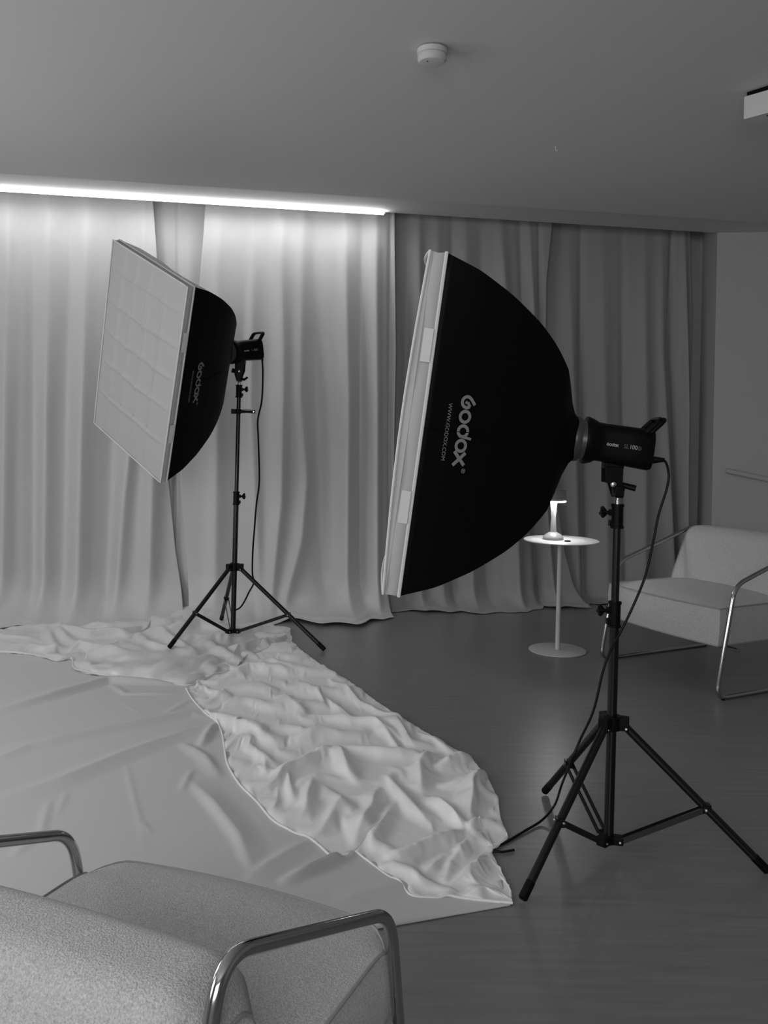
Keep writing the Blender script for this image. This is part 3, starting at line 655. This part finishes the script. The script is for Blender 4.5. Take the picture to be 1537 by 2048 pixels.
# ------------------------------------------------------------------ studio light heads
def light_head(label, rc, n, u0, v0, near, plugdir, name_scale=1.0):
    """rc: centre of the softbox ring; n: softbox facing direction"""
    a = -n; rt = thing('studio_light', label, 'studio light', tuple(rc), 'studio lights on the stands')
    def P(x, y, z): return rc + a * x * .88 + u0 * y * near + v0 * z       # x rearward, y toward the viewer's side, z up
    def sec(x, wy, zt, zb, e=4.0, N=32):
        o = []; cz_ = (zt + zb) / 2; hz = (zt - zb) / 2
        for k in range(N):
            t = 2 * math.pi * k / N; c, s = math.cos(t), math.sin(t)
            o.append(P(x, wy * math.copysign(abs(c) ** (2 / e), c), cz_ + hz * math.copysign(abs(s) ** (2 / e), s)))
        return o
    S = [sec(.028, .060, .066, -.066, 2), sec(.030, .073, .076, -.076, 2), sec(.040, .074, .077, -.077, 2), sec(.060, .067, .070, -.070, 2.6), sec(.072, .060, .064, -.062, 3.2), sec(.10, .058, .062, -.062, 4), sec(.18, .058, .062, -.066, 4.5), sec(.262, .058, .062, -.070, 4.5), sec(.272, .055, .058, -.067, 4.5), sec(.276, .048, .05, -.06, 4)]
    V = [p for s in S for p in s]; N = 32
    Fc = [(i * N + k, i * N + (k + 1) % N, (i + 1) * N + (k + 1) % N, (i + 1) * N + k) for i in range(len(S) - 1) for k in range(N)] + [tuple(range(N))[::-1], tuple((len(S) - 1) * N + k for k in range(N))]
    body = mesh_obj('housing', V, Fc, M['black_plastic'], rt, auto=40)
    b = MB(); b.lathe(tuple(P(.004, 0, 0)), [(.05, 0), (.062, .0), (.064, .012), (.066, .026), (.055, .027)], 40, tuple(a)); b.build('mount_ring', M['dark_plastic'], rt)['label'] = 'dark grey mount ring'
    b = MB()
    for xx in np.linspace(.11, .24, 9): b.add([P(xx, -.03, .0623), P(xx + .004, -.03, .0623), P(xx + .004, .03, .0623), P(xx, .03, .0623)], [(0, 1, 2, 3)])
    b.build('vent_slots', M['dark_plastic'], rt, smooth=False)
    # carrying handle: a flat U across the back
    pts = fillet([P(.238, .050, .048), P(.285, .050, .098), P(.285, -.050, .098), P(.238, -.050, .048)], .02)
    b = MB(); b.tube(pts, .0075, 8); b.tube([p + Vector(tuple(a)) * .012 for p in pts], .0075, 8); b.build('handle', M['black_plastic'], rt)
    # lettering on the near flank
    b = MB(); sc = .0042
    for vv, ff in logo_shapes()[:10]: b.add([P(.105 + q[0] * sc, .0590, -.004 + q[1] * sc) for q in vv], ff)
    b.build('maker_mark', M['bright_print'], rt, smooth=False)
    tv = text_shapes('SL'); b = MB(); s2 = .0195; b.add([P(.162 + q[0] * s2, .0590, -.009 + q[1] * s2) for q in tv[0]], tv[1])
    b.build('model_letters', M['faint_print'], rt, smooth=False)
    tv = text_shapes('100'); b = MB(); b.add([P(.182 + q[0] * s2, .0590, -.009 + q[1] * s2) for q in tv[0]], tv[1])
    b.build('model_number', M['bright_print'], rt, smooth=False)
    b = MB(); v_, f_ = ring_poly((0, 0), .0068, .0052); b.add([P(.2185 + q[0], .0590, -.0035 + q[1]) for q in v_], f_)
    tv = text_shapes('D'); b.add([P(.2150 + q[0] * .010, .0590, -.0070 + q[1] * .010) for q in tv[0]], tv[1]); b.build('model_badge', M['faint_print'], rt, smooth=False)
    return rt, P
def curve_cable(pts): return spline(pts, 10)

def bracket(rt, P, top, spig, side, mlev=1):
    """tilt bracket from the housing underside down to the stand spigot; world upright"""
    top = Vector(top); sp = Vector(spig); ex = Vector((1, 0, 0)); 
    b = MB(); b.box(tuple(top + Vector((0, 0, -.010))), (.062, .05, .022)); b.build('tilt_mount', M['black_plastic'], rt, bevel=.004)
    b = MB(); b.box(tuple(top + Vector((0, 0, -.040))), (.034, .040, .042)); b.build('umbrella_holder', M['dark_plastic'], rt, bevel=.004)['label'] = 'smoky plastic umbrella holder block'
    # yoke: two tapering cheeks
    b = MB()
    for yy in (-.026, .026):
        zt = top.z - .015; zb = sp.z - .010; x0 = top.x; xs = sp.x
        prof = [(x0 - .030, zt), (x0 + .028, zt), (x0 + .026, zt - .05), (xs + .020, zb + .03), (xs + .014, zb), (xs - .010, zb), (xs - .024, zb + .045), (x0 - .030, zt - .05)]
        v = [(x, top.y + yy + o, z) for o in (-.003, .003) for x, z in prof]; k = len(prof)
        b.add(v, [tuple(range(k)), tuple(range(k, 2 * k))] + [(i, (i + 1) % k, k + (i + 1) % k, k + i) for i in range(k)])
    b.box((sp.x, sp.y, sp.z + .012), (.028, .05, .034)); b.build('yoke', M['black_plastic'], rt, bevel=.002)
    b = MB(); pc = Vector((top.x - .004, top.y - .029, top.z - .070)); b.lathe(tuple(pc), [(.010, 0), (.010, .004), (.008, .008), (.003, .010)], 20, (0, -1, 0)); b.build('pivot_bolt', M['steel'], rt)['label'] = 'steel pivot bolt'
    b = MB()
    if mlev == 1: b.tube([pc + Vector((.01, .02, 0)), pc + Vector((.03, .01, -.002)), pc + Vector((.072, .0, -.012))], [.008, .009, .010], 10)
    else:
        b.tube([pc + Vector((-.02, .02, .0)), pc + Vector((-.045, .01, .006))], [.013, .014], 12); b.tube([pc + Vector((.0, .02, -.045)), pc + Vector((.035, .0, -.05)), pc + Vector((.055, .0, -.035))], [.008, .008, .006], 8)
    b.build('tilt_lever', M['black_plastic'], rt)

ltL, PL = light_head('studio light mounted behind the left softbox, before the pale curtains', *sbL[1:3], sbL[3], sbL[4], 1, 1)
ltR, PRr = light_head('studio light mounted behind the big black softbox on the right', *sbR[1:3], sbR[3], sbR[4], 1, 1)

# ------------------------------------------------------------------ light stands
def light_stand(label, base, top, feet, zc, zh, zmid, knob, side=1):
    base = Vector(base); top = Vector(top); rt = thing('light_stand', label, 'light stand', (base.x, base.y, 0), 'tripod light stands')
    ax = (top - base).normalized(); at = lambda z: base + (top - base) * ((z - base.z) / (top.z - base.z))
    b = MB(); b.tube([at(zh - .01), at(zmid)], .0155, 20); b.build('lower_tube', M['black_metal'], rt)
    b = MB(); b.tube([at(zmid - .02), at(top.z - .03)], .0125, 20); b.build('upper_tube', M['black_metal'], rt)
    def collar(z, ht, kz, sgn):
        p0, p1 = at(z), at(z - ht); b = MB(); b.tube([p0, p0 - ax * .008, p0 - ax * .009, p1 + ax * .009, p1 + ax * .008, p1], [.021, .021, .0185, .0185, .021, .021], 20)
        b.box(tuple(at(z - ht * .35) + Vector((sgn * .018, 0, 0))), (.018, .016, .02)); b.box(tuple(at(z - ht * .78) + Vector((sgn * .019, 0, 0))), (.014, .022, .018))
        c = b.build('clamp_collar', M['black_plastic'], rt)
        b = MB(); kp = at(z - ht * .35) + Vector((sgn * .026, -.004, 0)); b.tube([kp, kp + Vector((sgn * .010, 0, 0))], .006, 10)
        hp = kp + Vector((sgn * .020, 0, 0))
        for k in range(3):
            a = R(90 + 120 * k + 12); b.tube([hp + Vector((sgn * -.006, 0, 0)), hp + Vector((sgn * .0, math.cos(a) * .009, math.sin(a) * .009)), hp + Vector((sgn * .006, math.cos(a) * .018, math.sin(a) * .018))], [.008, .008, .006], 8)
        b.tube([hp - Vector((sgn * .009, 0, 0)), hp + Vector((sgn * .009, 0, 0))], .010, 12); b.build('clamp_knob', M['black_plastic'], rt)
    collar(top.z, .078, 0, knob[0]); collar(zmid, .082, 0, knob[1])
    b = MB(); b.tube([top - ax * .01, top + ax * .012, top + ax * .013, top + ax * .022, top + ax * .023, top + ax * .04], [.0095, .0095, .0075, .0075, .0095, .0095], 14); b.build('spigot', M['steel'], rt)['label'] = 'bright steel spigot'
    # leg collar and hub with three ears each
    for zz, nm, hgt, rad in ((zc, 'leg_collar', .045, .030), (zh, 'lower_hub', .026, .022)):
        b = MB(); c = at(zz); b.tube([c - ax * hgt / 2, c + ax * hgt / 2], rad, 24)
        for ft in feet:
            d = (Vector((ft[0], ft[1], 0)) - Vector((c.x, c.y, 0))).normalized(); ang = math.atan2(d.y, d.x)
            b.box(tuple(c + d * (rad + .008)), (.032, .034, hgt * .92), Matrix.Rotation(ang, 3, 'Z'))
        b.build(nm, M['black_plastic'], rt, bevel=.003)
    for ft in feet:
        ft = Vector(ft); c = at(zc); d = (Vector((ft.x, ft.y, 0)) - Vector((c.x, c.y, 0))).normalized(); side_v = Vector((-d.y, d.x, 0))
        st = c + d * .045 - Vector((0, 0, .012)); tip = ft + Vector((0, 0, .010)); L = (tip - st)
        b = MB(); b.tube([st, tip - L.normalized() * .03], .0128, 14); leg = b.build('leg', M['black_metal'], rt)
        b = MB(); b.tube([tip - L.normalized() * .055, tip - L.normalized() * .004, tip], [.0138, .0138, .010], 14); b.build('foot_cap', M['black_plastic'], leg)
        jt = st + L * .57; hb = at(zh) + d * .036
        b = MB()
        for sg in (-1, 1): 
            o = side_v * .0125 * sg; dd = (jt - hb).normalized(); up = dd.cross(side_v).normalized() * .0085; th = side_v * .0016
            q8 = [p + o + k1 + k2 for p in (hb, jt) for k1 in (up, -up) for k2 in (th, -th)]
            b.add(q8, [(0, 1, 3, 2), (4, 6, 7, 5), (0, 4, 5, 1), (2, 3, 7, 6), (0, 2, 6, 4), (1, 5, 7, 3)])
        b.box(tuple(jt), (.026, .026, .026)); b.build('brace', M['black_metal'], rt)
        for q in (jt, st, hb):
            for sg in (-1, 1):
                b = MB(); b.tube([q + side_v * .014 * sg, q + side_v * .0195 * sg], [.0048, .0035], 10); b.build('rivet', M['steel'], leg)['label'] = 'small steel rivet'
    return rt
# right stand
fR1 = (*FP(1045, 1806), 0); fR2 = (*FP(1090, 1588), 0); cR_ = tuple(at_depth(1217, 1715, 2.87)[:2])
a3 = Vector((.967, -.254, 0)) * .475
topR = tuple(at_depth(1236, 1008, 2.888))
light_stand('black tripod light stand standing on bare floor right of the crumpled sheet', (cR_[0], cR_[1], 0.0), topR, [fR1, fR2, (cR_[0] + a3.x, cR_[1] + a3.y, 0)], .415, .045, .80, (-1, -1))
br_ = PRr(.145, 0, -.058)
bracket(ltR, PRr, (br_[0], br_[1], br_[2]), (topR[0], topR[1], topR[2] + .03), 1)
# left stand, two feet on the satin
bL = at_depth(466, 1268, 5.45); tL = at_depth(478.5, 770, 5.55); mL = at_depth(478, 985, 5.5)
fL = [FP(650, 1303), at_height(338, 1290, .06)[:2], (bL[0] - .17, bL[1] + .56)]
fLz = [0, max(surf_z(sat, *fL[1]), surf_z(base_cloth, *fL[1])), max(surf_z(sat, *fL[2]), 0)]
light_stand('black tripod light stand with its feet among the satin folds, before the pale curtains', (bL[0], bL[1], 0.0), (tL[0], tL[1], tL[2]), [(fL[i][0], fL[i][1], fLz[i]) for i in range(3)], .468, .085, .925, (1, 1))
bl_ = PL(.11, 0, -.058)
bracket(ltL, PL, (bl_[0], bl_[1], bl_[2]), (tL[0], tL[1], tL[2] + .03), 1, mlev=2)
# phone clamp on the left stand
pc = Vector(tuple(at_depth(476, 823, 5.54)))
cl = thing('clip_clamp', 'small black clip clamped round the left light stand pole', 'clamp', tuple(pc))
b = MB(); b.box((pc.x - .022, pc.y, pc.z), (.034, .036, .030)); b.tube([pc - Vector((0, 0, .014)), pc + Vector((0, 0, .014))], .021, 16); b.build('clamp_jaw', M['black_plastic'], cl, bevel=.002)
b = MB(); b.tube([pc + Vector((.012, -.01, 0)), pc + Vector((.06, -.01, 0)), pc + Vector((.108, -.01, 0))], [.010, .008, .010], 10); b.build('clamp_arm', M['black_plastic'], cl)
b = MB(); b.box((pc.x + .045, pc.y, pc.z + .014), (.07, .012, .004)); b.build('spring_arm', M['black_metal'], cl)
b = MB(); b.tube([pc + Vector((.100, -.020, 0)), pc + Vector((.100, -.022, 0))], .0045, 10); b.build('pin', M['steel'], cl)

# power cables
def cable(label, pts, plug=None, r=.0042, plugat=None):
    rt = thing('power_cable', label, 'cable', tuple(pts[0])); P = spline(pts, 12)
    b = MB(); b.tube(P, r, 8); b.build('cord', M['cable'], rt)
    a, c = Vector(pts[0]), Vector(pts[1]); d = (c - a).normalized()
    b = MB(); b.tube([a - d * .006, a + d * .012, a + d * .036, a + d * .048], [.012, .012, .008, .006], 12); b.build('plug', M['black_plastic'], rt)
pR0 = Vector(tuple(PRr(.272, .01, -.035)))
cpts = [tuple(pR0)]
for px, py, D in ((1328, 920, 2.88), (1338, 945, 2.86), (1335, 975, 2.85), (1318, 1030, 2.84), (1308, 1080, 2.83), (1292, 1150, 2.81), (1268, 1210, 2.80), (1243, 1262, 2.79), (1222, 1300, 2.80), (1206, 1345, 2.80), (1188, 1420, 2.80), (1160, 1482, 2.82), (1140, 1530, 2.84)):
    cpts.append(tuple(at_depth(px, py, D)))
for px, py, h in ((1124, 1570, .12), (1110, 1610, .05), (1085, 1640, .012), (1050, 1662, .006), (1015, 1683, .005), (990, 1695, .005)): cpts.append(tuple(at_height(px, py, h)))
cable('black power cable hanging from the right studio light down to the crumpled sheet', cpts)
pL0 = Vector(tuple(PL(.272, .02, -.03))); cpts = [tuple(pL0)]
for px, py, D in ((524, 716, 5.62), (526, 745, 5.62), (524, 800, 5.6), (516, 840, 5.6), (517, 880, 5.6), (519, 960, 5.6), (513, 1010, 5.6), (509, 1060, 5.62), (506, 1100, 5.64), (505, 1145, 5.68), (508, 1165, 5.7), (498, 1185, 5.75), (488, 1205, 5.8), (478, 1217, 5.84), (462, 1222, 5.88)): cpts.append(tuple(at_depth(px, py, D)))
cable('black power cable hanging beside the left light stand before the pale curtains', cpts, r=.0055)
b = MB(); q = [at_height(x, y, .006) for x, y in ((985, 1702), (1005, 1704), (1029, 1700))]; b.tube([tuple(p) for p in q], .004, 8)
tag(b.build('cable_end', M['cable']), 'short dark cord end poking out from the crumpled sheet onto bare floor', 'cord')

# ------------------------------------------------------------------ side table with lamp
tc = at_height(1115.5, 1301, 0); TZ = .675
tb = thing('side_table', 'small round white pedestal table beside the far armchair', 'table', (tc[0], tc[1], 0))
b = MB(); b.lathe((tc[0], tc[1], 0), [(.168, 0), (.173, .002), (.173, .006), (.168, .008)], 72); b.build('base_plate', M['table_stem'], tb)
b = MB(); b.tube([(tc[0], tc[1], .006), (tc[0] + .004, tc[1], TZ - .006)], .0145, 24); b.build('stem', M['table_stem'], tb)
tt = at_height(1120, 1077, TZ)
b = MB(); b.lathe((tt[0], tc[1], TZ - .008), [(.222, 0), (.226, .002), (.226, .006), (.222, .008)], 80); b.build('tabletop', M['white_metal'], tb)
lx, _, _ = at_depth(1107, 1072, tc[1]); ly = tc[1] + .0
lm = thing('table_lamp', 'glowing cordless table lamp on the round white table', 'lamp', (lx, ly, TZ))
b = MB(); b.lathe((lx, ly, TZ), [(.055, 0), (.062, .002), (.062, .014), (.050, .030), (.026, .044), (.020, .046)], 40); b.build('base', M['acrylic'], lm)['label'] = 'clear domed lamp base'
b = MB(); b.lathe((lx, ly, TZ + .044), [(.020, 0), (.018, .03), (.0145, .08), (.0145, .10), (.018, .15), (.021, .185)], 32); b.build('stem', M['acrylic'], lm)['label'] = 'pale lit glass stem'
b = MB(); b.lathe((lx, ly, TZ + .229), [(.070, 0), (.074, .002), (.074, .006), (.070, .007)], 48); b.build('glow_ring', M['lampglow'], lm)['label'] = 'glowing ring under the lamp head'
b = MB(); b.lathe((lx, ly, TZ + .237), [(.070, 0), (.072, .002), (.072, .062), (.068, .066)], 48); b.build('lamp_head', M['smoke'], lm)['label'] = 'smoky grey cylindrical lamp head'
ld = bpy.data.lights.new('table_lamp_bulb', 'POINT'); ld.energy = .85; ld.shadow_soft_size = .02
lo = bpy.data.objects.new('table_lamp_bulb', ld); COL.objects.link(lo); lo.location = (lx, ly - .0, TZ + .20)
lo.location = (lx + .045, ly - .04, TZ + .215)
rx = at_depth(1134.5, 1080, tc[1] - .08)
b = MB(); b.lathe((0, 0, 0), [(.016, 0), (.020, .002), (.019, .007), (.012, .009)], 24)
v = [(rx[0] + x * 1.0, tc[1] - .1 + y * .6, TZ + z) for x, y, z in b.v]; b.v = v
tag(b.build('key_fob', M['black_plastic']), 'small dark oval gadget lying on the round tabletop by the lamp', 'gadget')

# ------------------------------------------------------------------ lounge chairs
def lounge_chair(label, x, y, yaw, s, hwf, hwr, zf, zr, yr, seat, back, tube=.0115, dome=.05, group='lounge armchairs with tube frames'):
    Fv = Vector((math.cos(yaw), math.sin(yaw), 0)); Wv = Vector((-math.sin(yaw), math.cos(yaw), 0))
    def P(a, c, z): return Vector((x, y, 0)) + Wv * a * s + Fv * c * s + Vector((0, 0, z * s))
    rt = thing('lounge_chair', label, 'armchair', tuple(P(0, -.4, 0)), group)
    t = tube / s
    for sg in (-1, 1):
        pts = [P(sg * hwf, 0.0, t), P(sg * hwf, -.12, zf), P(sg * hwr, yr, zr), P(sg * hwr, yr - .16, .33), P(sg * hwr, -.87, t)]
        pts = [P(sg * hwf, 0.0, t), P(sg * hwf, -.12, zf), P(sg * hwr, yr, zr), P(sg * hwr, -.90, t)]
        b = MB(); b.tube(fillet(pts, .075 * s, 9, closed=True), tube, 16, closed=True); fr = b.build('side_frame', M['chrome'], rt)
        for yy in (-.05, -.84):
            b = MB(); q = P(sg * (hwf if yy > -.3 else hwr), yy, 0); b.lathe((q.x, q.y, 0), [(.008, 0), (.010, .002), (.010, .008), (.006, .010)], 14); b.build('floor_glide', M['black_plastic'], fr)
    for yy, zz in ((-.16, .235), (-.72, .235)):
        b = MB(); b.tube([P(-hwf, yy if yy > -.3 else -.86, zz), P(hwf, yy if yy > -.3 else -.86, zz)], tube * .85, 12); b.build('cross_bar', M['chrome'], rt)
    # seat cushion: boxy with a crowned top and a bowed front
    hw, y0, y1, z0, z1, cr, bow, rnd = seat
    nx, ny = 36, 30; V = []; 
    def top(i, j):
        xx = -1 + 2 * i / nx; yy = j / ny; ed = (1 - abs(xx) ** 3.0) ; ey = 1 - abs(2 * yy - 1) ** 4
        fr_ = bow * (1 - xx * xx) * (1 - yy)
        rc_ = rnd * max(0, abs(xx) - .8) ** 2 / .04 * max(0, 1 - yy / .25) ** 2
        return P(xx * hw * (1 + .015 * (1 - yy)), y0 + fr_ - rc_ + (y1 - y0) * yy, z1 + cr * ed * ey - rc_ * .3)
    def bot(i, j):
        xx = -1 + 2 * i / nx; yy = j / ny; return P(xx * hw * .985, y0 - .012 + bow * .8 * (1 - xx * xx) * (1 - yy) + (y1 - y0) * yy, z0)
    for g in (top, bot): V += [g(i, j) for j in range(ny + 1) for i in range(nx + 1)]
    K = (nx + 1) * (ny + 1); I = lambda i, j: j * (nx + 1) + i
    Fc = [(I(i, j), I(i + 1, j), I(i + 1, j + 1), I(i, j + 1)) for j in range(ny) for i in range(nx)]; Fc += [tuple(q + K for q in f[::-1]) for f in Fc]
    bd = [(i, 0) for i in range(nx)] + [(nx, j) for j in range(ny)] + [(i, ny) for i in range(nx, 0, -1)] + [(0, j) for j in range(ny, 0, -1)]
    nb = len(bd); mids = []
    for lev in (.33, .66):
        st = len(V); mids.append(st)
        for (i, j) in bd:
            a, c = top(i, j), bot(i, j); m_ = a.lerp(c, lev); ctr = P(0, (y0 + y1) / 2, m_.z / s); out = (m_ - ctr); out.z = 0; V.append(m_ + out.normalized() * .010 * s)
    chains = [[I(*q) for q in bd], [mids[0] + k for k in range(nb)], [mids[1] + k for k in range(nb)], [I(*q) + K for q in bd]]
    for a, c in zip(chains[:-1], chains[1:]): Fc += [(a[k], a[(k + 1) % nb], c[(k + 1) % nb], c[k]) for k in range(nb)]
    st = mesh_obj('seat_cushion', V, Fc, M['boucle'], rt, auto=50)
    b = MB(); b.tube([top(*q) for q in bd], .0042 * s, 6, closed=True); b.build('seat_piping', M['piping_grey'], st)
    b = MB(); b.tube([bot(*q) for q in bd], .0042 * s, 6, closed=True); b.build('lower_piping', M['piping_grey'], st)
    # back cushion: thick pad folded over a bar; rounded top, flat darker end panels
    bhw, prof = back
    pp = [Vector((a, c, 0)) for a, c in prof]; pr = fillet(pp, .062, 8, closed=True); NP = len(pr); NX = 26; V = []
    cy_ = sum(p.x for p in pr) / NP; cz_ = sum(p.y for p in pr) / NP
    for i in range(NX + 1):
        xx = -1 + 2 * i / NX; e = 1 - dome * max(0, (abs(xx) - .84) / .16) ** 2.2
        for p in pr:
            puff = .010 * (1 - xx * xx)
            d = Vector((p.x - cy_, p.y - cz_, 0)); dn = d.normalized() * puff
            V.append(P(xx * bhw, cy_ + d.x * e + dn.x, cz_ + d.y * e + dn.y))
    Fc = [(i * NP + k, i * NP + (k + 1) % NP, (i + 1) * NP + (k + 1) % NP, (i + 1) * NP + k) for i in range(NX) for k in range(NP)]
    bk = mesh_obj('back_cushion', V, Fc, M['boucle'], rt, auto=50)
    for i in (0, NX):
        ring_ = [Vector(V[i * NP + k]) for k in range(NP)]
        mesh_obj('end_panel', ring_, [tuple(range(NP))], M['boucle'], bk, smooth=False)
        b = MB(); b.tube(ring_, .0045 * s, 6, closed=True); b.build('back_piping', M['piping_grey'], bk)
    return rt, P
far, PF = lounge_chair('grey boucle armchair with chrome tube frame beside the round white table, partly out of frame', 1.4899, 4.880, -2.65212, 1.01, .42, .42, .565, .76, -.75,
    (.395, -.03, -.64, .262, .452, .030, .035, .01), (.395, [(-.50, .42), (-.66, .765), (-.80, .765), (-.72, .40)]))
NR = R(67.2); FRc = at_height(780, 1825, .472); FLc = at_height(145, 1668, .472); mid = (FRc + FLc) / 2
nF = np.array([math.cos(NR), math.sin(NR)]); nx_, ny_ = mid[:2] + nF * .12 * .86
near, PN = lounge_chair('grey boucle armchair at the bottom left, nearest the camera and seen from behind', nx_, ny_, NR, .86, .424, .375, .549, .755, -.69,
    (.395, -.03, -.62, .27, .455, .035, .04, .055), (.375, [(-.48, .42), (-.58, .70), (-.76, .70), (-.82, .22), (-.68, .22)]), tube=.0115, dome=.30)

# ------------------------------------------------------------------ things on ceiling and walls
dp = at_height(865, 112, 2.97); dz = ceil_z(dp[0], dp[1]); dp = at_height(865, 100, dz)
sd = thing('smoke_detector', 'round white smoke detector on the ceiling', 'smoke detector', (dp[0], dp[1], dz))
b = MB(); b.lathe((dp[0], dp[1], dz + .003), [(.060, 0), (.063, -.003), (.063, -.022), (.060, -.024)], 48); b.build('mounting_base', M['white_plastic'], sd)
b = MB(); b.lathe((dp[0], dp[1], dz - .021), [(.056, 0), (.058, -.001), (.060, -.004), (.061, -.020), (.052, -.031), (.030, -.034), (.0, -.034)], 48); b.build('sensor_cap', M['white_plastic'], sd)
b = MB(); b.lathe((dp[0] - .02, dp[1] - .02, dz - .054), [(.004, 0), (.004, -.002)], 12); b.build('indicator', M['dark_plastic'], sd)
# white housing at the upper right of the ceiling
c1 = at_height(1487, 194, 3.05); cz1 = ceil_z(c1[0], c1[1]); c1 = at_height(1489, 190, cz1); c2 = at_height(1537, 176, cz1)
dr = Vector((c2[0] - c1[0], c2[1] - c1[1], 0)).normalized(); sdv = Vector((-dr.y, dr.x, 0)) ; 
if sdv.x < 0: sdv = -sdv
emb = thing('ceiling_fixture', 'white box fixture on the ceiling at the upper right edge', 'ceiling fixture', (c1[0], c1[1], cz1))
def boxpts(a0, a1, b0, b1, z0, z1): return [Vector((c1[0], c1[1], 0)) + dr * a + sdv * bb + Vector((0, 0, z)) for a in (a0, a1) for bb in (b0, b1) for z in (z0, z1)]
BF = [(0, 1, 3, 2), (4, 6, 7, 5), (0, 4, 5, 1), (2, 3, 7, 6), (0, 2, 6, 4), (1, 5, 7, 3)]
mesh_obj('mounting_plate', boxpts(.01, .45, .008, .10, cz1 - .008, cz1 + .02), BF, M['black_plastic'], emb, smooth=False)
mesh_obj('housing', boxpts(0, .46, 0, .11, cz1 - .112, cz1 - .008), BF, M['white_plastic'], emb, smooth=False, bevel=.002)
q = Vector((c1[0], c1[1], 0)) + dr * .10 + sdv * .03; b = MB(); b.lathe((q.x, q.y, cz1 - .1115), [(.005, 0), (.004, -.004)], 12); b.build('screw_hole', M['black_plastic'], emb)
# hook shape put in for a small white scratch mark
h1 = at_height(1112, 300, 2.97); hz = ceil_z(h1[0], h1[1]); h1 = at_height(1112, 294, hz)
b = MB(); b.tube([(h1[0], h1[1], hz + .004), (h1[0], h1[1], hz - .012), (h1[0] + .006, h1[1], hz - .022), (h1[0] + .010, h1[1], hz - .014)], .003, 8)
tag(b.build('ceiling_mark', M['white_plastic']), 'tiny white hook shape standing for a pale scratch mark on the ceiling above the right drapes', 'ceiling mark')
# wall rail on the right wall
n2 = Vector((nW[0], nW[1], 0)); inw = Vector((-eW[0], -eW[1], 0))
fd = np.array([far_r[0] - jog[0], far_r[1] - jog[1]]); fd = fd / np.linalg.norm(fd); inw = Vector((fd[1], -fd[0], 0))
def on_right(px, py):
    r = ray(px, py); A = np.array([[r[0], -fd[0]], [r[1], -fd[1]]]); t, k = np.linalg.solve(A, np.array(jog[:2])); return Vector((r[0] * t, r[1] * t, EYE + r[2] * t))
ra, rb = on_right(1451, 941), on_right(1537, 959)
rb2 = ra + (rb - ra) * 1.9
rail = thing('wall_rail', 'pale rail fixed along the right wall above the far armchair', 'rail', tuple(ra))
b = MB(); b.tube([ra + inw * .03, rb2 + inw * .03], .019, 16); b.build('rail_bar', M['wall'], rail)
for k in (.12, .8):
    q = ra.lerp(rb2, k); b = MB(); b.tube([q + inw * -.002, q + inw * .03], .010, 10); b.build('wall_bracket', M['wall'], rail)
